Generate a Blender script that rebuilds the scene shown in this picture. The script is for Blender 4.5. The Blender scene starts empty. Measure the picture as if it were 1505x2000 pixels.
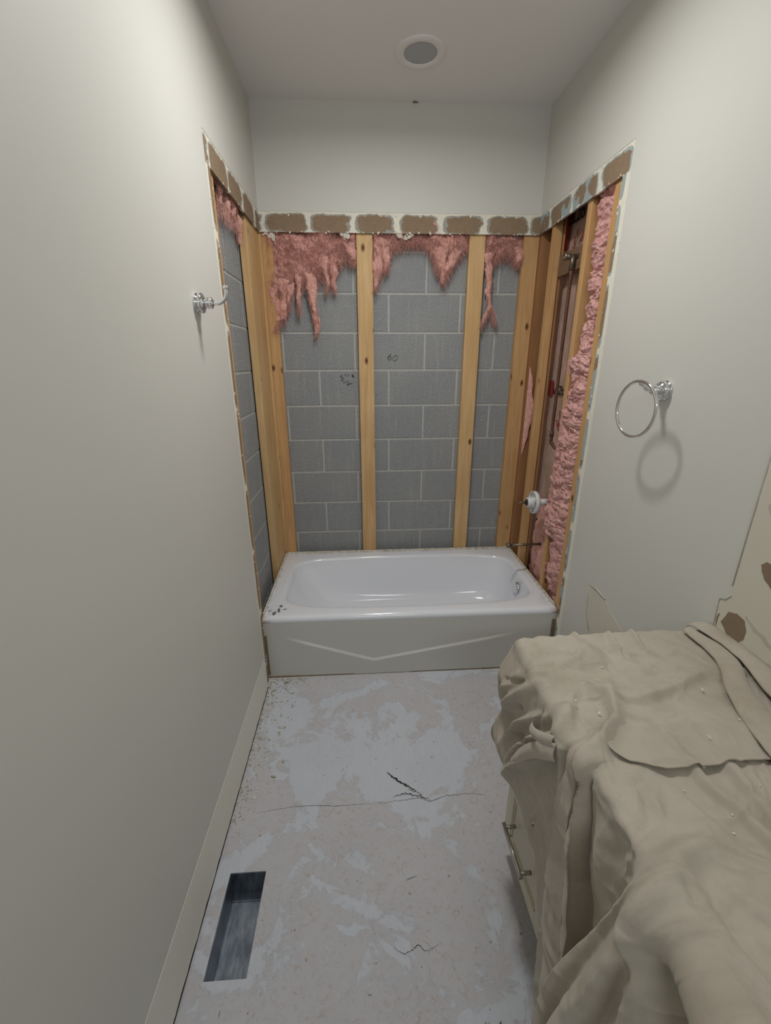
import bpy, bmesh, math, random
import numpy as np
from mathutils import Vector, Matrix, noise as mnoise
random.seed(7); rng = np.random.default_rng(7)
PI = math.pi
scene = bpy.context.scene
C = bpy.context.collection

# ------------------------------------------------------------------ camera, light, exposure
W, D, H = 1.50, 2.642, 2.78          # alcove width, back plaster plane, ceiling height
cam_d = bpy.data.cameras.new('camera'); cam = bpy.data.objects.new('camera', cam_d); C.objects.link(cam)
scene.camera = cam
cam_d.sensor_fit = 'HORIZONTAL'; cam_d.sensor_width = 36.0; cam_d.lens = 834.76/1505*36; cam_d.clip_start = .02
yaw, pitch, roll = .0558, .3368, -.0037
fwd = Vector((math.sin(yaw)*math.cos(pitch), math.cos(yaw)*math.cos(pitch), -math.sin(pitch)))
rt = Vector((math.cos(yaw), -math.sin(yaw), 0)); up = rt.cross(fwd)
r2 = rt*math.cos(roll)+up*math.sin(roll); u2 = -rt*math.sin(roll)+up*math.cos(roll)
m3 = Matrix((r2, u2, -fwd)).transposed()
cam.matrix_world = Matrix.Translation((.5101, 0, 1.5706)) @ m3.to_4x4()

vs = scene.view_settings
scene.display_settings.display_device = 'sRGB'
vs.view_transform = 'Standard'; vs.look = 'None'; vs.gamma = 1.0; vs.use_curve_mapping = False
vs.exposure = 0.0
world = bpy.data.worlds.new('world'); scene.world = world; world.use_nodes = True
bg = world.node_tree.nodes['Background']; bg.inputs[0].default_value = (.55, .62, .72, 1); bg.inputs[1].default_value = .25

def area(name, loc, size, power, color, rot=(0, 0, 0), shape='DISK', spread=180, sy=None):
    l = bpy.data.lights.new(name, 'AREA'); l.shape = shape; l.size = size
    if sy: l.size_y = sy
    l.energy = power; l.color = color; l.spread = math.radians(spread)
    o = bpy.data.objects.new(name, l); C.objects.link(o); o.location = loc; o.rotation_euler = rot
    return o
Y0 = -1.30
LAMP = (.68, 1.54)
area('downlight_glow', (LAMP[0], LAMP[1], H-.012), .22, 14.4, (1.0, .99, .975), spread=170)
area('rear_fill_glow', (.75, Y0+.10, 2.33), .80, 7.5, (.92, .96, 1.0), rot=(math.radians(80), 0, 0), shape='RECTANGLE', sy=.12)  # added fill from behind the camera to brighten the alcove
area('doorway_fill', (.75, Y0-.03, 1.1), .95, 1.2, (.85, .93, 1.0), rot=(math.radians(90), 0, 0), shape='RECTANGLE', sy=1.8)  # weak cool fill added at the unseen rear doorway

# ------------------------------------------------------------------ helpers
def link(name, me, mats, parent=None):
    o = bpy.data.objects.new(name, me); C.objects.link(o)
    for m in (mats if isinstance(mats, (list, tuple)) else [mats]): me.materials.append(m)
    if parent: o.parent = parent
    return o
def smooth(o, on=True):
    for p in o.data.polygons: p.use_smooth = on
    return o
def obj(name, bm, mats, parent=None, sm=False):
    me = bpy.data.meshes.new(name); bmesh.ops.recalc_face_normals(bm, faces=bm.faces); bm.to_mesh(me); bm.free()
    o = link(name, me, mats, parent)
    if sm: smooth(o)
    return o
def tag(o, label=None, cat=None, group=None, kind=None):
    if label: o['label'] = label
    if cat: o['category'] = cat
    if group: o['group'] = group
    if kind: o['kind'] = kind
    return o
def root(name, loc, label, cat, group=None):
    o = bpy.data.objects.new(name, None); C.objects.link(o); o.location = loc; o.empty_display_size = .05
    bpy.context.view_layer.update()
    return tag(o, label, cat, group)
def adopt(o, r):
    """parent o (built in world coordinates) to an empty that only has a location"""
    o.parent = r; o.matrix_parent_inverse = Matrix.Translation(-Vector(r.location)); return o
def box(bm, lo, hi, mi=0, bev=0):
    r = bmesh.ops.create_cube(bm, size=1); vsx = r['verts']
    for v in vsx:
        v.co = Vector([lo[i]+(v.co[i]+.5)*(hi[i]-lo[i]) for i in range(3)])
    fs = list({f for v in vsx for f in v.link_faces})
    for f in fs: f.material_index = mi
    if bev:
        es = list({e for f in fs for e in f.edges})
        bmesh.ops.bevel(bm, geom=es, offset=bev, segments=2, affect='EDGES', profile=.5)
def grid_mesh(name, P, mats, parent=None, close_u=False, close_v=False, sm=True, mi=None):
    """P: (nu,nv,3)"""
    nu, nv = P.shape[:2]
    idx = np.arange(nu*nv).reshape(nu, nv)
    iu = np.arange(nu if close_u else nu-1); iv = np.arange(nv if close_v else nv-1)
    A = idx[iu][:, iv]; B = idx[(iu+1) % nu][:, iv]; Cc = idx[(iu+1) % nu][:, (iv+1) % nv]; Dd = idx[iu][:, (iv+1) % nv]
    F = np.stack([A, B, Cc, Dd], -1).reshape(-1, 4)
    return raw_mesh(name, P.reshape(-1, 3), F, mats, parent, sm, mi)
def raw_mesh(name, V, F, mats, parent=None, sm=True, mi=None):
    me = bpy.data.meshes.new(name)
    V = np.asarray(V, dtype=np.float32); F = np.asarray(F, dtype=np.int32); k = F.shape[1]
    me.vertices.add(len(V)); me.vertices.foreach_set('co', V.ravel())
    me.loops.add(F.size); me.loops.foreach_set('vertex_index', F.ravel())
    me.polygons.add(len(F)); me.polygons.foreach_set('loop_start', np.arange(len(F), dtype=np.int32)*k)
    if mi is not None: me.polygons.foreach_set('material_index', np.asarray(mi, dtype=np.int32))
    me.update(calc_edges=True); me.validate()
    o = link(name, me, mats, parent)
    return smooth(o, sm)
def sst(x, a, b):
    t = np.clip((np.asarray(x, float)-a)/(b-a), 0, 1); return t*t*(3-2*t)
# vectorised gradient noise
_perm = rng.permutation(512); _g = rng.normal(size=(512, 3)); _g /= np.linalg.norm(_g, axis=1)[:, None]
def pn(x, y, z=0.0):
    x, y, z = np.broadcast_arrays(np.asarray(x, float), np.asarray(y, float), np.asarray(z, float))
    xi, yi, zi = np.floor(x).astype(int), np.floor(y).astype(int), np.floor(z).astype(int)
    xf, yf, zf = x-xi, y-yi, z-zi
    f = lambda t: t*t*t*(t*(t*6-15)+10)
    u, v, w = f(xf), f(yf), f(zf); out = 0
    for a in (0, 1):
        for b in (0, 1):
            for c in (0, 1):
                h = _perm[(_perm[(_perm[(xi+a) % 512]+yi+b) % 512]+zi+c) % 512]; g = _g[h]
                d = g[..., 0]*(xf-a)+g[..., 1]*(yf-b)+g[..., 2]*(zf-c)
                out = out+d*(u if a else 1-u)*(v if b else 1-v)*(w if c else 1-w)
    return out*1.6
def fbm(x, y, z=0.0, o=4, g=.5):
    r = 0; a = 1.0
    for i in range(o): r = r+a*pn(x*2**i+17*i, y*2**i-9*i, np.asarray(z)*2**i+3*i); a *= g
    return r
def tube(bm, pts, rads, seg=12, mi=0, cap=True):
    pts = [Vector(p) for p in pts]; n = len(pts)
    if not hasattr(rads, '__len__'): rads = [rads]*n
    rings = []; prev = None
    for i, p in enumerate(pts):
        t = (pts[min(i+1, n-1)]-pts[max(i-1, 0)])
        if t.length < 1e-9: t = Vector((0, 0, 1))
        t.normalize()
        if prev is None:
            a = Vector((0, 0, 1)) if abs(t.z) < .9 else Vector((1, 0, 0)); nrm = t.cross(a).normalized()
        else: nrm = (prev-t*prev.dot(t)).normalized()
        prev = nrm; b = t.cross(nrm)
        rings.append([bm.verts.new(p+rads[i]*(math.cos(2*PI*k/seg)*nrm+math.sin(2*PI*k/seg)*b)) for k in range(seg)])
    for i in range(n-1):
        for k in range(seg):
            f = bm.faces.new((rings[i][k], rings[i][(k+1) % seg], rings[i+1][(k+1) % seg], rings[i+1][k])); f.material_index = mi; f.smooth = True
    if cap:
        for r in (rings[0][::-1], rings[-1]):
            f = bm.faces.new(r); f.material_index = mi
def lathe(bm, prof, origin, axis, seg=40, mi=0):
    """prof: list of (distance along axis, radius)"""
    ax = Vector(axis).normalized(); a = Vector((0, 0, 1)) if abs(ax.z) < .9 else Vector((1, 0, 0))
    n = ax.cross(a).normalized(); b = ax.cross(n); o = Vector(origin); rings = []
    for d, r in prof:
        rings.append([bm.verts.new(o+ax*d+max(r, 1e-5)*(math.cos(2*PI*k/seg)*n+math.sin(2*PI*k/seg)*b)) for k in range(seg)])
    for i in range(len(prof)-1):
        for k in range(seg):
            f = bm.faces.new((rings[i][k], rings[i][(k+1) % seg], rings[i+1][(k+1) % seg], rings[i+1][k])); f.smooth = True; f.material_index = mi
def smooth_path(pts, n=10):
    P = [Vector(p) for p in pts]; out = []
    for i in range(len(P)-1):
        p0 = P[max(i-1, 0)]; p1 = P[i]; p2 = P[i+1]; p3 = P[min(i+2, len(P)-1)]
        for k in range(n):
            t = k/n; out.append(.5*((2*p1)+(p2-p0)*t+(2*p0-5*p1+4*p2-p3)*t*t+(-p0+3*p1-3*p2+p3)*t**3))
    out.append(P[-1]); return out

# ------------------------------------------------------------------ materials
class M:
    def __init__(s, name, rough=.6, metal=0.0, spec=.5):
        s.m = bpy.data.materials.new(name); s.m.use_nodes = True; s.nt = s.m.node_tree; s.b = s.nt.nodes['Principled BSDF']
        s.b.inputs['Roughness'].default_value = rough; s.b.inputs['Metallic'].default_value = metal
        s.b.inputs['Specular IOR Level'].default_value = spec; s.co = None
    def n(s, t, **k):
        x = s.nt.nodes.new(t)
        for a, b in k.items(): setattr(x, a, b)
        return x
    def l(s, a, b): s.nt.links.new(a, b)
    def coord(s, scale=(1, 1, 1), loc=(0, 0, 0)):
        tc = s.n('ShaderNodeTexCoord'); mp = s.n('ShaderNodeMapping'); mp.inputs['Scale'].default_value = scale; mp.inputs['Location'].default_value = loc
        s.l(tc.outputs['Object'], mp.inputs[0]); return mp.outputs[0]
    def noise(s, scale=5, detail=4, rough=.5, vec=None, stretch=None, dist=0, loc=(0, 0, 0)):
        x = s.n('ShaderNodeTexNoise'); x.inputs['Scale'].default_value = scale; x.inputs['Detail'].default_value = detail
        x.inputs['Roughness'].default_value = rough; x.inputs['Distortion'].default_value = dist
        s.l(vec if vec is not None else s.coord(stretch or (1, 1, 1), loc), x.inputs['Vector']); return x.outputs['Fac']
    def ramp(s, fac, stops):
        x = s.n('ShaderNodeValToRGB'); e = x.color_ramp.elements
        while len(e) < len(stops): e.new(.5)
        for i, (p, c) in enumerate(stops):
            e[i].position = p; e[i].color = (*c, 1) if hasattr(c, '__len__') else (c, c, c, 1)
        s.l(fac, x.inputs[0]); return x.outputs[0]
    def mix(s, f, a, b, mode='MIX'):
        x = s.n('ShaderNodeMix', data_type='RGBA', blend_type=mode)
        for v, i in ((f, 0), (a, 6), (b, 7)):
            if hasattr(v, 'default_value') or hasattr(v, 'is_linked'): s.l(v, x.inputs[i])
            elif i == 0: x.inputs[0].default_value = v
            else: x.inputs[i].default_value = (*v, 1)
        return x.outputs[2]
    def math(s, op, a, b=0.0, c=None):
        x = s.n('ShaderNodeMath', operation=op)
        for i, v in enumerate((a, b) if c is None else (a, b, c)):
            if isinstance(v, (int, float)): x.inputs[i].default_value = v
            else: s.l(v, x.inputs[i])
        return x.outputs[0]
    def col(s, c):
        if hasattr(c, 'is_linked'): s.l(c, s.b.inputs['Base Color'])
        else: s.b.inputs['Base Color'].default_value = (*c, 1)
        return s
    def bump(s, h, strength=.3, dist=.01):
        x = s.n('ShaderNodeBump'); x.inputs['Strength'].default_value = strength; x.inputs['Distance'].default_value = dist
        s.l(h, x.inputs['Height']); s.l(x.outputs[0], s.b.inputs['Normal']); return s
def rgb(r, g, b):
    f = lambda c: ((c/255+.055)/1.055)**2.4 if c > 10 else c/255/12.92
    return (f(r), f(g), f(b))

def paint(name, c, c2):
    m = M(name, .55, spec=.3); m.col(m.mix(m.noise(2.5, 3), c, c2)); m.bump(m.noise(260, 3), .06, .002); return m.m
WALLP = paint('wall_paint', rgb(209, 208, 201), rgb(212, 211, 204))
CEILP = paint('ceiling_paint', rgb(236, 236, 235), rgb(233, 233, 231))
RAW = paint('unpainted_plasterboard', rgb(214, 210, 194), rgb(208, 204, 188))
PALE = paint('primer_strip', rgb(232, 230, 220), rgb(224, 222, 212))
m = M('board_core', .9); m.col(m.mix(m.noise(40, 3), rgb(150, 144, 136), rgb(120, 114, 108))); CORE = m.m
def torn(name, uax, vax, u0, per, vc, hh, seed, blue, t1=.75, ns=9):
    """scraped board: brown paper blobs, grey-blue paper fringe and cream adhesive ridges, one blob per tile"""
    m = M(name, .85, spec=.2)
    tc = m.n('ShaderNodeTexCoord'); sp = m.n('ShaderNodeSeparateXYZ'); m.l(tc.outputs['Object'], sp.inputs[0])
    U, V = sp.outputs[uax], sp.outputs[vax]
    nz = m.noise(ns, 4, .6, loc=(seed, seed*.7, 3)); n2 = m.noise(ns*4, 3, .6, loc=(seed*2, 1, 5))
    uu = m.math('ADD', m.math('DIVIDE', m.math('SUBTRACT', U, u0), per), m.math('MULTIPLY', m.math('SUBTRACT', nz, .5), .35))
    f = m.math('MULTIPLY', m.math('ABSOLUTE', m.math('SUBTRACT', m.math('FRACT', uu), .5)), 2.0)
    v = m.math('DIVIDE', m.math('SUBTRACT', V, vc), hh)
    r = m.math('ADD', m.math('POWER', f, 5.0), m.math('POWER', m.math('ABSOLUTE', v), 4.0))
    r = m.math('ADD', r, m.math('MULTIPLY', m.math('SUBTRACT', nz, .5), 1.6)); r = m.math('ADD', r, m.math('MULTIPLY', m.math('SUBTRACT', n2, .5), .5))
    brown = m.mix(m.noise(55, 4), rgb(132, 112, 92), rgb(154, 134, 110))
    inner = m.math('LESS_THAN', r, t1-.28); mid = m.math('LESS_THAN', r, t1)
    bl = m.mix(m.noise(14, 2), rgb(150, 164, 166), rgb(172, 182, 180)) if blue else m.mix(m.noise(14, 2), rgb(160, 152, 140), rgb(165, 170, 166))
    if blue:
        sel = m.math('GREATER_THAN', m.noise(5, 2, loc=(seed*3, 0, 0)), .48)
        brown = m.mix(sel, brown, bl)
    cream = m.mix(m.noise(30, 3), rgb(238, 235, 220), rgb(220, 216, 200))
    c = m.mix(mid, cream, bl); c = m.mix(inner, c, brown); m.col(c)
    h = m.math('ADD', m.math('MULTIPLY', m.math('SUBTRACT', 1.0, mid), 1.0), m.math('MULTIPLY', n2, .5)); m.bump(h, .6, .003)
    return m.m
TORN_B = torn('scraped_board_back', 0, 2, .02, .236, 2.262, .05, 1.3, False, .62)
TORN_L = torn('scraped_board_left_top', 1, 2, 1.85, .236, 2.258, .056, 4.1, False, .72)
TORN_R = torn('scraped_board_right_top', 1, 2, 1.80, .236, 2.258, .056, 7.7, True, .66)
TORN_LV = torn('scraped_board_left_side', 2, 1, .1, .32, 1.849, .022, 2.2, False, .75, 6)
TORN_RV = torn('scraped_board_right_side', 2, 1, .05, .26, 1.849, .018, 9.3, True, .52, 7)

m = M('concrete_block', .95, spec=.15)
n1 = m.noise(130, 3, .7); n2 = m.noise(3.0, 3); n3 = m.noise(3, 4, .6, stretch=(22, 22, 1.2))
c = m.mix(n1, rgb(104, 108, 112), rgb(186, 190, 192)); c = m.mix(m.ramp(n2, [(.35, 0), (.7, .45)]), c, rgb(168, 168, 164))
c = m.mix(m.ramp(n3, [(.56, 0), (.75, .35)]), c, rgb(192, 192, 188)); m.col(c); m.bump(n1, 1.0, .006); BLOCK = m.m
m = M('mortar', .95, spec=.15); n1 = m.noise(70, 3); m.col(m.mix(n1, rgb(168, 168, 164), rgb(196, 196, 190))); m.bump(n1, .5, .004); MORTAR = m.m

def wood(name, a, b, c3, seed=0, sc=1.0, ax=2):
    m = M(name, .6, spec=.25); st = [16, 16, 16]; st[ax] = 1.1
    oi = m.n('ShaderNodeObjectInfo'); va_ = m.n('ShaderNodeVectorMath', operation='SCALE'); cb = m.n('ShaderNodeCombineXYZ')
    for i in range(3): m.l(oi.outputs['Random'], cb.inputs[i])
    m.l(cb.outputs[0], va_.inputs[0]); va_.inputs['Scale'].default_value = 37.0
    def vc(scale):
        mp = m.coord(scale, (seed, seed*.5, seed)); ad = m.n('ShaderNodeVectorMath', operation='ADD'); m.l(mp, ad.inputs[0]); m.l(va_.outputs[0], ad.inputs[1]); return ad.outputs[0]
    g = m.noise(2.2*sc, 4, .6, vec=vc(tuple(st)), dist=.8); g2 = m.noise(10*sc, 2, .5, vec=vc(tuple(st)))
    c = m.mix(m.ramp(g, [(.3, 0), (.7, 1)]), a, b); c = m.mix(m.math('MULTIPLY', g2, .35), c, c3)
    big = m.noise(1.7, 2, loc=(seed, 3, 1)); c = m.mix(m.ramp(big, [(.45, 0), (.7, .4)]), c, c3)
    vo = m.n('ShaderNodeTexVoronoi'); vo.inputs['Scale'].default_value = 1.0
    st2 = [15, 15, 15]; st2[ax] = 7.5; m.l(vc(tuple(st2)), vo.inputs['Vector'])
    sep = m.n('ShaderNodeSeparateColor'); m.l(vo.outputs['Color'], sep.inputs[0])
    rr = m.math('MULTIPLY', m.math('LESS_THAN', sep.outputs[0], .42), 1.0)
    k = m.math('MULTIPLY', m.ramp(vo.outputs['Distance'], [(.08, 1), (.20, 0)]), rr)
    c = m.mix(k, c, rgb(96, 62, 34)); m.col(c); m.bump(g, .15, .002); return m.m
PINE = wood('pine_stud', rgb(204, 168, 116), rgb(226, 196, 148), rgb(180, 136, 88), 1)
PINE2 = wood('pine_stud_warm', rgb(196, 152, 102), rgb(216, 178, 128), rgb(168, 120, 76), 5)
PINE3 = wood('pine_stud_brown', rgb(158, 112, 74), rgb(176, 132, 90), rgb(122, 82, 54), 9)
BLK = wood('blocking_wood', rgb(124, 96, 74), rgb(142, 112, 88), rgb(96, 72, 56), 3, ax=1)

def fluff(name, a, b, c3, sc=45):
    m = M(name, .95, spec=.08); n1 = m.noise(sc, 5, .65, dist=1.2); n2 = m.noise(7, 3)
    c = m.mix(m.ramp(n1, [(.3, 0), (.7, 1)]), a, b); c = m.mix(m.ramp(n2, [(.4, 0), (.7, .6)]), c, c3); m.col(c); m.bump(n1, .7, .006)
    m.b.inputs['Subsurface Weight'].default_value = .0; return m.m
PINK = fluff('pink_fibreglass', rgb(184, 126, 122), rgb(230, 190, 182), rgb(212, 164, 158))
PINKD = fluff('dusty_pink_fibreglass', rgb(196, 130, 120), rgb(242, 196, 184), rgb(224, 176, 162), 60)
m = M('kraft_facing', .8, spec=.2); n1 = m.noise(5, 5, .7, stretch=(60, 60, 2.5)); n2 = m.noise(6, 3)
c = m.mix(m.ramp(n1, [(.3, 0), (.7, 1)]), rgb(150, 116, 106), rgb(224, 194, 180)); c = m.mix(m.ramp(n2, [(.45, 0), (.65, .6)]), c, rgb(160, 142, 122)); m.col(c); m.bump(n1, .5, .006); KRAFT = m.m
m = M('red_ink', .8); m.col(rgb(150, 40, 40)); REDINK = m.m
m = M('black_ink', .8); m.col(rgb(26, 24, 24)); INK = m.m
m = M('pencil', .8); m.col(rgb(78, 80, 84)); PENCIL = m.m

m = M('tub_enamel', .13, spec=.5); m.col(m.mix(m.noise(2, 2), rgb(232, 235, 242), rgb(235, 238, 243))); m.b.inputs['Coat Weight'].default_value = .3; m.b.inputs['Coat Roughness'].default_value = .08; TUB = m.m
m = M('apron_enamel', .28, spec=.45); m.col(m.mix(m.noise(2, 2), rgb(208, 207, 200), rgb(212, 211, 205))); APRON = m.m
m = M('chrome', .09, 1.0); m.col((.78, .79, .80)); CHROME = m.m
m = M('brushed_nickel', .3, 1.0); m.col((.50, .48, .45)); NICKEL = m.m
m = M('white_plastic', .35); m.col(rgb(216, 217, 216)); PLASTIC = m.m
m = M('black_rubber', .6); m.col(rgb(24, 24, 26)); RUBBER = m.m
m = M('aged_copper', .6, .35); n1 = m.noise(30, 3); m.col(m.mix(n1, rgb(84, 54, 44), rgb(120, 82, 66))); COPPER = m.m
m = M('grimy_brass', .4, .8); m.col(m.mix(m.noise(40, 3), rgb(150, 140, 120), rgb(86, 74, 62))); BRASS = m.m
m = M('caulk_plaster', .8); n1 = m.noise(60, 4); m.col(m.mix(m.ramp(n1, [(.4, 0), (.7, 1)]), rgb(222, 218, 206), rgb(176, 164, 146))); m.bump(n1, .6, .003); CAULK = m.m
m = M('brown_residue', .9); m.col(m.mix(m.noise(50, 3), rgb(150, 132, 108), rgb(118, 100, 80))); RESID = m.m
m = M('plaster_lumps', .9); m.col(m.mix(m.noise(40, 3), rgb(232, 229, 216), rgb(204, 200, 186))); LUMP = m.m
m = M('chip_grey', .8); m.col(rgb(118, 117, 116)); CHIP = m.m
m = M('chip_tan', .8); m.col(rgb(176, 164, 146)); CHIPT = m.m
m = M('brown_paper', .9); n1 = m.noise(60, 3); m.col(m.mix(n1, rgb(128, 110, 90), rgb(144, 126, 104))); BROWNP = m.m
m = M('smudge', .9); n1 = m.noise(60, 3); m.col(m.mix(n1, rgb(176, 172, 160), rgb(200, 196, 182))); SMUDGE = m.m
m = M('cabinet_paint', .4); m.col(m.mix(m.noise(3, 2), rgb(206, 200, 178), rgb(200, 194, 172))); CAB = m.m
m = M('counter_stone', .25); m.col(m.mix(m.noise(60, 3), rgb(200, 198, 192), rgb(170, 168, 162))); STONE = m.m
m = M('lens_grey', .5); m.col(rgb(172, 176, 181)); LENS = m.m
m = M('light_trim', .5); m.col(rgb(205, 203, 196)); TRIM = CEILP
m = M('glowing_lens', .5); m.col((.9, .9, .9)); m.b.inputs['Emission Color'].default_value = (1, .97, .93, 1); m.b.inputs['Emission Strength'].default_value = 1.6; GLOW = m.m
m = M('duct_steel', .42, .75); n1 = m.noise(14, 4, .6, stretch=(3, 1, 1)); m.col(m.mix(m.ramp(n1, [(.3, 0), (.7, 1)]), rgb(96, 104, 114), rgb(150, 158, 168))); m.bump(n1, .2, .004); DUCT = m.m

# cloth
m = M('canvas', .92, spec=.12); n1 = m.noise(7, 3); n2 = m.noise(2.5, 4, .6)
c = m.mix(n1, rgb(184, 175, 160), rgb(200, 192, 178)); c = m.mix(m.ramp(n2, [(.45, 0), (.72, .6)]), c, rgb(156, 144, 127)); c = m.mix(m.ramp(m.noise(11, 4, .7, dist=.8), [(.5, 0), (.8, .5)]), c, rgb(146, 134, 118))
wv = m.noise(900, 2, .5); c = m.mix(m.math('MULTIPLY', wv, .25), c, rgb(150, 140, 124)); m.col(c)
fine = m.noise(60, 4, .6); m.bump(m.math('ADD', m.math('MULTIPLY', fine, .6), m.math('MULTIPLY', wv, .25)), .35, .003)
m.b.inputs['Sheen Weight'].default_value = .2; CANVAS = m.m

# floor: grey-white skim coat in worn patches over brownish flaked board
m = M('skimmed_subfloor', .7, spec=.25)
A = m.noise(3.4, 5, .55, dist=.7, loc=(3.1, 1.7, 0)); B = m.noise(10, 6, .7, dist=1.8, loc=(1, 5, 0))
Cn = m.noise(26, 5, .75, dist=2.5); st = m.noise(3, 4, .6, stretch=(34, 3, 1)); hi = m.noise(120, 3, .7)
base = m.mix(B, rgb(188, 187, 191), rgb(201, 201, 205))
base = m.mix(m.ramp(Cn, [(.52, 0), (.66, .75)]), base, rgb(176, 163, 156))
skim = m.mix(st, rgb(194, 199, 208), rgb(207, 212, 220))
msk = m.math('ADD', A, m.math('MULTIPLY', m.math('SUBTRACT', B, .5), .35))
c = m.mix(m.ramp(msk, [(.50, 0), (.535, 1)]), base, skim)
sc = m.noise(20, 5, .8, dist=4.0, loc=(9, 2, 0)); lines = m.math('ABSOLUTE', m.math('SUBTRACT', sc, .5))
scr = m.math('MULTIPLY', m.ramp(lines, [(.0, 1), (.014, 0)]), m.ramp(m.noise(4.5, 3, loc=(4, 4, 0)), [(.48, 0), (.62, .4)]))
c = m.mix(scr, c, rgb(118, 96, 82))
spk = m.noise(46, 2, .5, dist=1.0, loc=(2, 8, 0)); c = m.mix(m.ramp(spk, [(.73, 0), (.76, .7)]), c, rgb(104, 96, 92))
c = m.mix(m.math('MULTIPLY', hi, .25), c, rgb(170, 168, 170)); m.col(c)
m.bump(m.math('ADD', m.math('MULTIPLY', m.ramp(msk, [(.50, 0), (.535, 1)]), 1.0), m.math('MULTIPLY', B, .8)), .45, .003)
FLOOR = m.m
m = M('crack_dark', .95); m.col(rgb(52, 44, 38)); CRACK = m.m

# ------------------------------------------------------------------ structure
YE = 1.805; YI = 1.865; ZT = 2.315; ZI = 2.222; TH = .013; XR = 2.6
def slab(name, boxes, mats):
    bm = bmesh.new()
    for b in boxes: box(bm, b[0], b[1], b[2] if len(b) > 2 else 0)
    return tag(obj(name, bm, mats), kind='structure')
# floor with the register hole
vx0, vx1, vy0, vy1 = .053, .168, .694, .954
slab('floor', [((-.2, Y0, -.05), (vx0, 2.9, 0)), ((vx1, Y0, -.05), (1.8, 2.9, 0)), ((vx0, Y0, -.05), (vx1, vy0, 0)), ((vx0, vy1, -.05), (vx1, 2.9, 0))], FLOOR)
# ceiling
slab('ceiling', [((-.2, Y0-.1, H), (1.8, 2.9, H+.08))], CEILP)
def lumps(bm, n, fn, size, mi):
    for i in range(n):
        p, nrm = fn(); r = bmesh.ops.create_icosphere(bm, subdivisions=1, radius=1)
        s = size*random.uniform(.4, 1.3); sx = [s*random.uniform(.5, 2.4), s*random.uniform(.5, 2.0), s*random.uniform(.5, 2.4)]
        sx[nrm] = s*.45; rot = Matrix.Rotation(random.uniform(0, PI), 4, 'XYZ'[nrm])
        for v in r['verts']:
            v.co = rot @ Vector((v.co.x*sx[0], v.co.y*sx[1], v.co.z*sx[2]))*(1+.3*random.random())+Vector(p)
        for f in {f for v in r['verts'] for f in v.link_faces}: f.material_index = mi
def wall_lr(name, x0, x1, xs, mats):
    """x0..x1 board thickness, xs slightly recessed face for the scraped margin"""
    bm = bmesh.new()
    lo, hi = min(x0, x1), max(x0, x1); e = .0015
    slo, shi = (lo, hi-e) if name == 'wall_left' else (lo+e, hi)
    box(bm, (lo, Y0, 0), (hi, YE, H)); box(bm, (lo, YE, ZT), (hi, D+.0, H))
    box(bm, (slo, YE, ZI), (shi, D, ZT), 1)
    # ragged vertical margin
    n = 60
    for k in range(n):
        z0 = ZI*k/n; z1 = ZI*(k+1)/n
        yi = YI-.006+.007*mnoise.noise(Vector((0, 3 if name == 'wall_left' else 8, z0*9)))
        box(bm, (slo, YE, z0), (shi, yi, z1), 2)
    face = hi-e if name == 'wall_left' else lo+e
    lumps(bm, 90, lambda: ((face, random.choice([YE+.004, YI-.006, random.uniform(YE, YI)])+random.uniform(-.003, .003), random.uniform(0, ZI)), 0), .003, 3)
    lumps(bm, 60, lambda: ((face, random.uniform(YE, D), random.choice([ZT-.004, ZI+.004, ZT-.01])+random.uniform(-.004, .004)), 0), .003, 3)
    return tag(obj(name, bm, mats), kind='structure')
wall_lr('wall_left', -TH, 0, 0, [WALLP, TORN_L, TORN_LV, LUMP])
wall_lr('wall_right', W, W+TH, 0, [WALLP, TORN_R, TORN_RV, LUMP])
bm = bmesh.new()
box(bm, (-TH, D, ZT), (W+TH, D+TH, H)); box(bm, (-TH, D+.0015, ZI), (W+TH, D+TH, ZT), 1)
lumps(bm, 70, lambda: ((random.uniform(0, W), D+.0015, random.choice([ZT-.004, ZI+.002, ZT-.012])+random.uniform(-.004, .004)), 1), .0032, 2)
# small hanging plaster tongues at the lower edge
for cx_, w_ in ((.045, .06), (.45, .035), (.77, .07)):
    lumps(bm, 9, lambda: ((cx_+random.uniform(-w_, w_)*.5, D+.008, ZI-random.uniform(0, .022)), 1), .007, 2)
tag(obj('wall_back', bm, [WALLP, TORN_B, LUMP]), kind='structure')
# rear of the room behind the camera, with a doorway opening
slab('wall_rear', [((-.1, Y0-.1, 0), (.25, Y0, H)), ((1.25, Y0-.1, 0), (1.7, Y0, H)), ((.25, Y0-.1, 2.05), (1.25, Y0, H))], WALLP)
slab('wall_hall', [((-.6, Y0-1.4, 0), (2.2, Y0-1.3, H)), ((-.6, Y0-1.4, -.06), (2.2, Y0-.0, -.001))], WALLP)

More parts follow.
